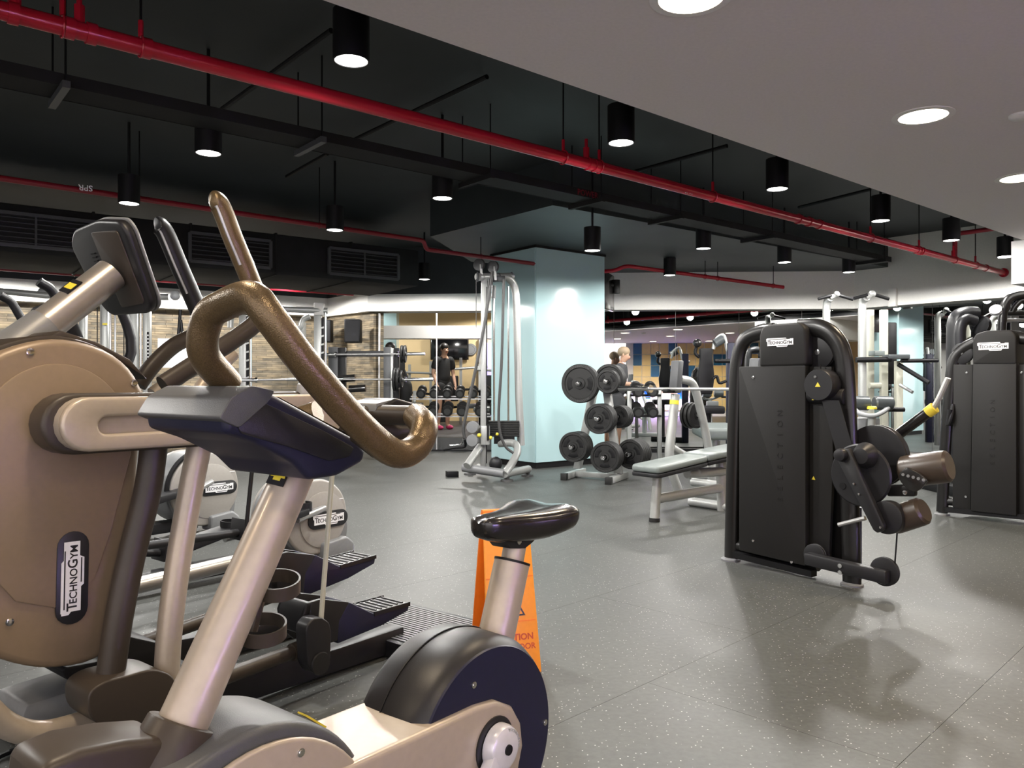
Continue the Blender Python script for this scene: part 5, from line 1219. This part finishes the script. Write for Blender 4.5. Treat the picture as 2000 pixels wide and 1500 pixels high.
for k in range(6): dumbbell('l', V((-1.36+.25*k+(.06 if k > 2 else 0), 13.66, .672)), 'round black dumbbell, %s from the left on the lower rack tier' % NUM[k], 'dumbbells on the lower tier')
# ---- people
def skin_mesh(name, verts, edges, radii, m, root=0, sub=2):
    me = bpy.data.meshes.new(name); me.from_pydata([tuple(v) for v in verts], edges, [])
    o = bpy.data.objects.new(name, me); COL.objects.link(o)
    sk = o.modifiers.new('skin', 'SKIN'); sk.use_smooth_shade = True; sk.branch_smoothing = .3
    if not me.skin_vertices: me.attributes  # layer is made with the modifier
    lay = me.skin_vertices[0].data if len(me.skin_vertices) else None
    for i, r in enumerate(radii):
        r2 = r if isinstance(r, tuple) else (r, r)
        lay[i].radius = r2; lay[i].use_root = (i == root)
    ss = o.modifiers.new('sub', 'SUBSURF'); ss.levels = sub; ss.render_levels = sub
    bpy.context.view_layer.update()
    out = bpy.data.meshes.new_from_object(o.evaluated_get(bpy.context.evaluated_depsgraph_get()))
    out.materials.clear(); out.materials.append(MATS[m]); out.shade_smooth()
    bpy.data.objects.remove(o); return out
def person(loc, yaw, label, lean=0.0, arms='down', hair='hair', long_hair=True, top='cloth_black', legs_m='skin', shoes='shoe_pink', h=1.0, headturn=0.0):
    """figure facing local -Y"""
    R = Matrix.Rotation(lean, 3, 'X')
    def tp_(p): p = V(p)-V((0, 0, .92)); return R @ p+V((0, 0, .92))
    Vt, Ed, Ra = [], [], []
    def add(p, r, par=None):
        Vt.append(V(p)*h); Ra.append((r[0]*h, r[1]*h) if isinstance(r, tuple) else r*h)
        if par is not None: Ed.append((par, len(Vt)-1))
        return len(Vt)-1
    pel = add((0, 0, .92), (.15, .105)); wa = add(tp_((0, 0, 1.08)), (.12, .09), pel); ch = add(tp_((0, .0, 1.27)), (.145, .10), wa); nb = add(tp_((0, .01, 1.40)), (.09, .07), ch)
    nk = add(tp_((0, .0, 1.47)), .048, nb); hb = add(tp_((0, -.012, 1.54)), (.068, .078), nk); ht = add(tp_((0, -.01, 1.61)), (.072, .088), hb); hc = add(tp_((0, 0, 1.665)), (.04, .05), ht)
    nose = add(tp_((0, -.108, 1.565)), .012, hb)
    shirt = [0, 1, 2, 3]; sl = []
    for s in (-1, 1):
        sh_ = add(tp_((.165*s, .01, 1.385)), .058, nb)
        if arms == 'down': el, wr = tp_((.235*s, .02, 1.12)), tp_((.215*s, -.10, .90))
        elif arms == 'reach': el, wr = (.22*s, tp_((0, -.05, 1.1)).y-.12, tp_((0, 0, 1.1)).z-.06), (.20*s, tp_((0, -.1, 1.0)).y-.28, tp_((0, 0, .9)).z-.16)
        else: el, wr = tp_((.25*s, -.05, 1.14)), tp_((.13*s, -.28, 1.16))
        e = add(el, .041, sh_); wv = add(wr, .029, e); sl.append((sh_, e))
        d = (V(wr)-V(el)).normalized(); pm = add(V(wr)+d*.06, (.036, .018), wv)
        side = V((1, 0, 0)) if abs(d.x) < .8 else V((0, 1, 0))
        for k, (o_, L) in enumerate(((-.03, .06), (-.01, .075), (.01, .07), (.028, .055))):
            m1 = add(V(wr)+d*(.06+L*.5)+side*o_, .0095, pm); add(V(wr)+d*(.06+L)+side*o_*1.1+V((0, -.015, 0)), .008, m1)
        th = add(V(wr)+d*.035+side*(-s*.035), .011, pm); add(V(wr)+d*.075+side*(-s*.05), .009, th)
        hp = add((.095*s, .0, .86), .092, pel); kn = add((.105*s, -.01, .48), .06, hp); an = add((.11*s, .02, .085), .038, kn); add((.115*s, -.13, .035), .034, an)
    me = skin_mesh('person_body', Vt, Ed, Ra, 'skin')
    me.materials.append(MATS[top])
    Ri = R.inverted()
    for pg in me.polygons:
        q = Ri @ (V(pg.center)/h-V((0, 0, .92)))+V((0, 0, .92))
        qz = pg.center.z/h
        if 1.14 < q.z < 1.44 and (abs(q.x) < .27) and not (q.z < 1.2 and abs(q.x) > .185) and not (q.z > 1.40 and abs(q.x) < .07): pg.material_index = 1
        elif .84 < q.z <= 1.14 and abs(q.x) < .185 and q.y > -.16: pg.material_index = 1
    o = bpy.data.objects.new('person', me); COL.objects.link(o); o.location = loc; o.rotation_euler = (0, 0, yaw); tag(o, label, 'person')
    def child(name, idx, edges, grow, m, extra=()):
        vs = [Vt[i] for i in idx]+[V(p)*h for p, r in extra]; mp = {i: k for k, i in enumerate(idx)}
        rs = [((Ra[i][0]+grow, Ra[i][1]+grow) if isinstance(Ra[i], tuple) else Ra[i]+grow) for i in idx]+[r*h if not isinstance(r, tuple) else (r[0]*h, r[1]*h) for p, r in extra]
        c = bpy.data.objects.new(name, skin_mesh(name, vs, [(mp.get(a, a), mp.get(b, b)) for a, b in edges], rs, m)); COL.objects.link(c); c.parent = o; return c
    iA, iB = sl[0], sl[1]
    mid = lambda a, b, k: Vt[a].lerp(Vt[b], k)/h
    idx = [0, 1, 2, 3, iA[0], iB[0]]
    child('shirt', idx, [(0, 1), (1, 2), (2, 3), (3, iA[0]), (3, iB[0]), (iA[0], '6'), (iB[0], '7')] if False else [(0, 1), (1, 2), (2, 3), (3, iA[0]), (3, iB[0])], .03, top)
    for a, e in sl:
        vs = [Vt[3].lerp(Vt[a], .6), Vt[a], Vt[a].lerp(Vt[e], .8)]; c = bpy.data.objects.new('sleeve', skin_mesh('sleeve', vs, [(0, 1), (1, 2)], [.08*h, .085*h, .075*h], top)); COL.objects.link(c); c.parent = o
    for s in (-1, 1):
        vs = [V((.02*s, 0, .93))*h, V((.095*s, 0, .84))*h, V((.102*s, -.005, .58 if legs_m == 'skin' else .12))*h]
        c = bpy.data.objects.new('shorts' if legs_m == 'skin' else 'trouser_leg', skin_mesh('shorts', vs, [(0, 1), (1, 2)], [.14*h, .13*h, (.105 if legs_m == 'skin' else .06)*h], top)); COL.objects.link(c); c.parent = o
        sv = MB().sphere(V((.115*s, -.05, .045))*h, .05*h, 12, (.95, 2.5, .9))
        c = bpy.data.objects.new('shoe', finish('shoe', sv, shoes)); COL.objects.link(c); c.parent = o
    hm = MB().sphere(tp_((0, .012, 1.632))*h, .088*h, 16, (.95, 1.12, .95))
    if long_hair: hm.sphere(tp_((0, .08, 1.52))*h, .07*h, 12, (1.1, .7, 1.9)).sphere(tp_((.0, .10, 1.38))*h, .06*h, 12, (1.1, .6, 2.0))
    c = bpy.data.objects.new('hair', finish('hair', hm, hair)); COL.objects.link(c); c.parent = o
    for s in (-1, 1):
        c = bpy.data.objects.new('eye', finish('eye', MB().sphere(tp_((.03*s, -.083, 1.592))*h, .009*h, 8), 'hair')); COL.objects.link(c); c.parent = o
        c = bpy.data.objects.new('ear', finish('ear', MB().sphere(tp_((.074*s, .0, 1.575))*h, .02*h, 8, (.5, .8, 1.4)), 'skin')); COL.objects.link(c); c.parent = o
    c = bpy.data.objects.new('mouth', finish('mouth', MB().sphere(tp_((0, -.088, 1.53))*h, .018*h, 8, (1.2, .4, .35)), 'sign_red')); COL.objects.link(c); c.parent = o
    return o
person(V((-1.36, 15.6, BZ)), math.radians(38), 'woman with dark hair in black t-shirt standing behind the dumbbell rack', lean=.06)  # mirror image of a woman, built as a figure in the added bay
person(V((-1.98, 14.3, BZ)), math.radians(-40), 'person dressed in black bending towards the loaded barbell', lean=.45, arms='reach', long_hair=False, legs_m='dark', shoes='black')
person(V((1.60, 12.0, 0)), math.radians(75), 'fair-haired person in grey top standing behind the plate tree', lean=.16, arms='front', hair='hair_fair', long_hair=False, top='cloth_grey', shoes='black', h=.98)
# ---- bay furniture
p = V((-2.3, 18.9, 1.86)); t = thing('television', 'large black television on the back wall of the added bay', 'television', p)
p = at(878, 680, 19.1); t.location = p
obj('panel', MB().box(p, V((.44, 0, 0)), V((0, .04, 0)), UP*.26), 'screen', t, bevel=.01)
obj('bezel', MB().box(p+V((0, .03, 0)), V((.46, 0, 0)), V((0, .02, 0)), UP*.28), 'black', t)
p = at(919, 683, 19.15); t = thing('loudspeaker', 'round loudspeaker in the back wall beside the television', 'loudspeaker', p)
obj('ring', MB().lathe([(.0, .0), (.13, .0), (.15, .02), (.15, .05)], p, V((0, 1, 0)), 24), 'grey_mid', t)
obj('cone', MB().lathe([(.1, -.002), (.05, .02), (0, .0)], p, V((0, 1, 0)), 24), 'dark_plastic', t)
t = thing('glowing_doorway', 'doorway panel with violet light painted as glow, back of the added bay', 'light', V((-.55, 19.15, BZ)))
obj('glow', MB().abox(-.75, -.3, 19.12, 19.15, BZ+.1, 2.1), mat('violet_wall_glow', (.5, .42, .8), .6, emit=(.42, .33, 1.0), estr=.9), t)  # violet light on the doorway wall, painted as emission
obj('frame', MB().abox(-.8, -.75, 19.08, 19.18, BZ, 2.2).abox(-.3, -.25, 19.08, 19.18, BZ, 2.2), 'wall_grey', t)
struct('pillar_added_bay', MB().abox(at(748, 0, 17.5).x, at(770, 0, 17.5).x+.05, 17.5, 17.9, BZ, 3.35), 'teal_glass')  # reflection of the teal pillar, built as a second pillar
rb = random.Random(5)
for i, (px, Y, lab) in enumerate(((900, 17.6, 'dark cable machine below the television of the bay'), (985, 16.2, 'dark rowing frame in front of the violet panel'), (800, 18.6, 'grey machine frame behind the bending person'))):
    x = at(px, 0, Y).x; t = thing('gym_frame', lab, 'gym machine', V((x, Y, BZ)))
    for k in (-.5, 0, .5): obj('post', MB().bar(V((x+k, Y, BZ)), V((x+k, Y, 1.5+.25*rb.random())), V((.03, 0, 0)), V((0, .03, 0))), 'frame_silver', t)
    for z in (.55, .95, 1.4): obj('cross_tube', MB().tube([V((x-.6, Y-.05, z)), V((x+.6, Y-.05, z+rb.uniform(-.1, .1)))], .028, 10), 'frame_silver' if z > 1 else 'black', t)
    obj('seat', MB().box(V((x+.15, Y-.35, .62)), V((.2, 0, 0)), V((0, .2, 0)), UP*.05), 'pad_grey', t, bevel=.02)
    obj('back_pad', MB().box(V((x-.2, Y-.2, 1.0)), V((.16, 0, 0)), V((0, .04, 0)), UP*.28), 'black', t, bevel=.02)
    obj('stack', MB().box(V((x-.4, Y+.05, .6)), V((.12, 0, 0)), V((0, .08, 0)), UP*.35), 'rubber', t)
t = thing('padded_bench', 'grey padded low bench behind the cable station', 'weight bench', V((-.55, 14.6, BZ)))
obj('pad', MB().box(V((-.55, 14.9, .63)), V((.16, 0, 0)), V((0, .5, 0)), UP*.04), 'pad_pale', t, bevel=.02)
for y in (14.6, 15.2): obj('leg', MB().bar(V((-.55, y, BZ)), V((-.55, y, .6)), V((.03, 0, 0)), V((0, .03, 0))), 'frame_silver', t)
obj('spine', MB().bar(V((-.55, 14.6, .35)), V((-.55, 15.2, .35)), V((.03, 0, 0)), UP*.03), 'frame_silver', t)

# ================================================================ RIGHT BACKGROUND
t = thing('chin_up_tower', 'cream steel chin-up and dip tower with black grips before the corner mirror', 'gym machine', V((fp(1690, 0, 10.6).x, 10.6, 0)))
for px, Y, top in ((1684, 10.4, 605), (1614, 11.2, 606)):
    x = fp(px, 0, Y).x
    obj('post', MB().tube(spline([V((x, Y, .05)), V((x, Y, 1.2)), V((x, Y, 1.95)), fp(px+1, top-14, Y), fp(px+8, top-24, Y-.08)], 4), .052, 16), 'frame_silver', t)
    obj('chin_grip', MB().tube([fp(px-16, top-22, Y-.1), fp(px+10, top-29, Y-.1)], .022, 10), 'black', t)
    obj('chin_grip', MB().tube([fp(px+22, top-30, Y-.1), fp(px+52, top-21, Y-.1)], .022, 10), 'black', t)
    obj('grip_joint', MB().sphere(fp(px+20, top-31, Y-.1), .045, 12), 'frame_silver', t)
    obj('grip_arm', MB().tube([fp(px+8, top-24, Y-.08), fp(px+20, top-30, Y-.1)], .035, 10), 'frame_silver', t)
for px, Y in ((1699, 10.9), (1726, 10.7), (1755, 10.5)):
    x = fp(px, 0, Y).x; obj('post', MB().bar(V((x, Y, .05)), fp(px, 605 if px < 1750 else 705, Y), V((.045, 0, 0)), V((0, .04, 0))), 'frame_cream', t, bevel=.008)
obj('dip_bar', MB().tube([fp(1672, 703, 10.3), fp(1740, 702, 10.3)], .035, 12), 'black', t)
obj('dip_bar', MB().tube([fp(1760, 705, 10.3), fp(1832, 704, 10.3)], .025, 12), 'black', t)
obj('arm_rest', MB().box(fp(1750, 697, 10.35), V((.14, 0, 0)), V((0, .1, 0)), UP*.03), 'pad_grey', t, bevel=.012)
obj('arm_rest', MB().box(fp(1712, 690, 10.6), V((.07, 0, 0)), V((0, .1, 0)), UP*.035), 'pad_pale', t, bevel=.012)
obj('back_pad', MB().box(fp(1737, 690, 10.75), V((.09, 0, 0)), V((0, .04, 0)), UP*.42), 'black', t, bevel=.02)
obj('cross_tube', MB().tube([fp(1698, 753, 10.7), fp(1722, 753, 10.7)], .04, 12), 'frame_cream', t)
obj('brace', MB().tube([fp(1755, 712, 10.4), fp(1814, 748, 10.1)], .03, 12), 'black', t)
obj('brace', MB().tube([fp(1758, 752, 10.4), fp(1782, 766, 10.2)], .022, 12), 'steel', t)
obj('base_tube', MB().tube([fp(1705, 834, 10.5)*V((1, 1, 0))+UP*.09, fp(1830, 834, 10.3)*V((1, 1, 0))+UP*.09], .06, 14), 'frame_cream', t)
obj('base_tube', MB().tube([fp(1690, 834, 10.9)*V((1, 1, 0))+UP*.08, fp(1760, 834, 10.0)*V((1, 1, 0))+UP*.08], .055, 14), 'frame_cream', t)
for px in (1710, 1820): 
    q = fp(px, 840, 10.4); q.z = 0; obj('foot', MB().cyl(q, q+UP*.06, .05, n=14), 'rubber', t)
t = thing('leg_curl_machine', 'low machine with two grey roller pads and a yellow adjuster knob', 'gym machine', V((fp(1700, 0, 8.6).x, 8.6, 0)))
for a_, b_ in ((1664, 1697), (1707, 1743)): 
    q0, q1 = fp(a_, 787, 8.5), fp(b_, 788, 8.5); L = (q1-q0).length
    obj('roller_pad', MB().lathe([(0, 0), (.06, 0), (.078, .015), (.078, L-.015), (.06, L), (0, L)], q0, (q1-q0).normalized(), 24), 'pad_grey', t)
obj('adjuster_knob', MB().lathe([(0, .03), (.04, .03), (.05, .02), (.05, 0), (0, 0)], fp(1703, 799, 8.4), UP, 20), 'yellow', t)
obj('bow_tube', MB().tube(spline([fp(1668, 798, 8.45), fp(1680, 808, 8.4), fp(1705, 812, 8.35), fp(1722, 806, 8.4), fp(1735, 797, 8.45)], 5), .025, 12), 'grey_light', t)
obj('lever', MB().tube([fp(1735, 800, 8.5), fp(1766, 800, 8.5)], .025, 12), 'dark_plastic', t)
obj('stem', MB().tube([fp(1703, 812, 8.4), V((fp(1703, 0, 8.4).x, 8.45, .05))], .04, 14), 'frame_silver', t)
obj('hub', MB().box(fp(1690, 830, 8.6), V((.12, 0, 0)), V((0, .1, 0)), UP*.08), 'grey_mid', t, bevel=.02)
obj('base', MB().bar(V((fp(1660, 0, 8.4).x, 8.4, .05)), V((fp(1750, 0, 8.8).x, 8.8, .05)), V((.03, .05, 0)), UP*.05), 'frame_silver', t, bevel=.012)
t = thing('chest_press', 'black padded chest press machine with bent handles before the tiled reflection', 'gym machine', V((fp(1380, 0, 10.8).x, 10.8, 0)))
obj('back_pad', MB().prism(fillet([fp(1367, 680, 10.8), fp(1393, 680, 10.8), fp(1392, 700, 10.8), fp(1396, 735, 10.8), (fp(1392, 770, 10.8)), fp(1366, 770, 10.8), fp(1363, 735, 10.8), fp(1368, 705, 10.8)], .03), V((0, .08, 0))), 'black', t, bevel=.015)
obj('seat', MB().box(fp(1382, 800, 10.6), V((.18, 0, 0)), V((0, .22, 0)), UP*.05), 'black', t, bevel=.02)
obj('press_arm', MB().tube(spline([fp(1393, 682, 10.9), fp(1398, 664, 10.9), fp(1412, 654, 10.9), fp(1418, 670, 10.9), fp(1422, 685, 10.9), fp(1440, 692, 10.9)], 4), .025, 10), 'frame_silver', t)
obj('arm_pad', MB().tube([fp(1396, 671, 10.8), fp(1412, 662, 10.8)], .06, 14), 'pad_grey', t)
obj('arm_pad', MB().sphere(fp(1362, 670, 10.8), .06, 14), 'black_gloss', t)
obj('press_arm', MB().tube(spline([fp(1360, 678, 10.85), fp(1358, 690, 10.85), fp(1366, 698, 10.85)], 4), .022, 10), 'black', t)
obj('handle', MB().tube([fp(1396, 705, 10.7), fp(1432, 705, 10.7)], .028, 12), 'black', t)
obj('handle', MB().tube(spline([fp(1392, 740, 10.7), fp(1400, 735, 10.7), fp(1405, 748, 10.7), fp(1419, 744, 10.7)], 4), .02, 10), 'black', t)
obj('column', MB().bar(V((fp(1428, 0, 10.9).x, 10.9, 0)), fp(1428, 670, 10.9), V((.06, 0, 0)), V((0, .06, 0))), 'blue_lit_cover', t, bevel=.01)
obj('base', MB().bar(V((fp(1345, 0, 10.8).x, 10.6, .05)), V((fp(1430, 0, 10.8).x, 10.9, .05)), V((0, .06, 0)), UP*.05), 'black', t, bevel=.01)
obj('seat_post', MB().cyl(fp(1382, 800, 10.6)-UP*.03, V((fp(1382, 0, 10.6).x, 10.65, .05)), .05, n=14), 'dark_plastic', t)
t = thing('incline_bench', 'grey rounded bench pad low behind the press bench', 'weight bench', V((fp(1400, 0, 9.2).x, 9.2, 0)))
q = fp(1398, 842, 9.2)
obj('pad', MB().box(q, V((.22, 0, 0)), V((0, .3, .02)), UP*.07), 'pad_pale', t, bevel=.04, seg=3)
obj('stem', MB().cyl(q-UP*.06, V((q.x, q.y, .04)), .05, n=14), 'frame_silver', t)
obj('foot', MB().bar(V((q.x-.3, q.y, .04)), V((q.x+.3, q.y, .04)), V((0, .05, 0)), UP*.04), 'frame_silver', t, bevel=.01)
t = thing('dumbbell_stand', 'low silver stand with dark handles behind the plate tree', 'rack', V((fp(1262, 0, 11.3).x, 11.3, 0)))
for px in (1229, 1288):
    x = fp(px, 0, 11.3).x; obj('leg', MB().bar(V((x, 11.3, 0)), fp(px, 760, 11.3), V((.03, 0, 0)), V((0, .03, 0))), 'frame_silver', t, bevel=.005)
obj('shelf', MB().bar(fp(1229, 812, 11.3), fp(1288, 812, 11.3), V((0, .16, 0)), UP*.015), 'black', t)
obj('shelf', MB().bar(fp(1229, 772, 11.35), fp(1288, 772, 11.35), V((0, .12, 0)), UP*.015), 'black', t)
for k, (px, py, nm) in enumerate(((1244, 800, 'left on the lower'), (1272, 800, 'right on the lower'), (1244, 760, 'left on the upper'), (1272, 760, 'right on the upper'))):
    dumbbell('s', fp(px, py, 11.25)+UP*.0, 'black dumbbell on the low stand behind the plate tree, %s shelf' % nm, 'dumbbells on the low stand')
p = V((fp(1749, 575, 12.0).x, 12.0, fp(0, 578, 12.0).z))
q = V((5.45, 12.55, 0))+(V((9.5, 7.69, 0))-V((5.45, 12.55, 0))).normalized()*.62
nn_ = V((-.768, -.64, 0))
solo('wall_sensor', MB().box(q+nn_*.035+UP*2.42, V((.64, -.768, 0))*.06, nn_*.034, UP*.14), 'white_paint', 'small white box on the white wall above the corner mirror', 'wall box', q+UP*2.3, bevel=.008)
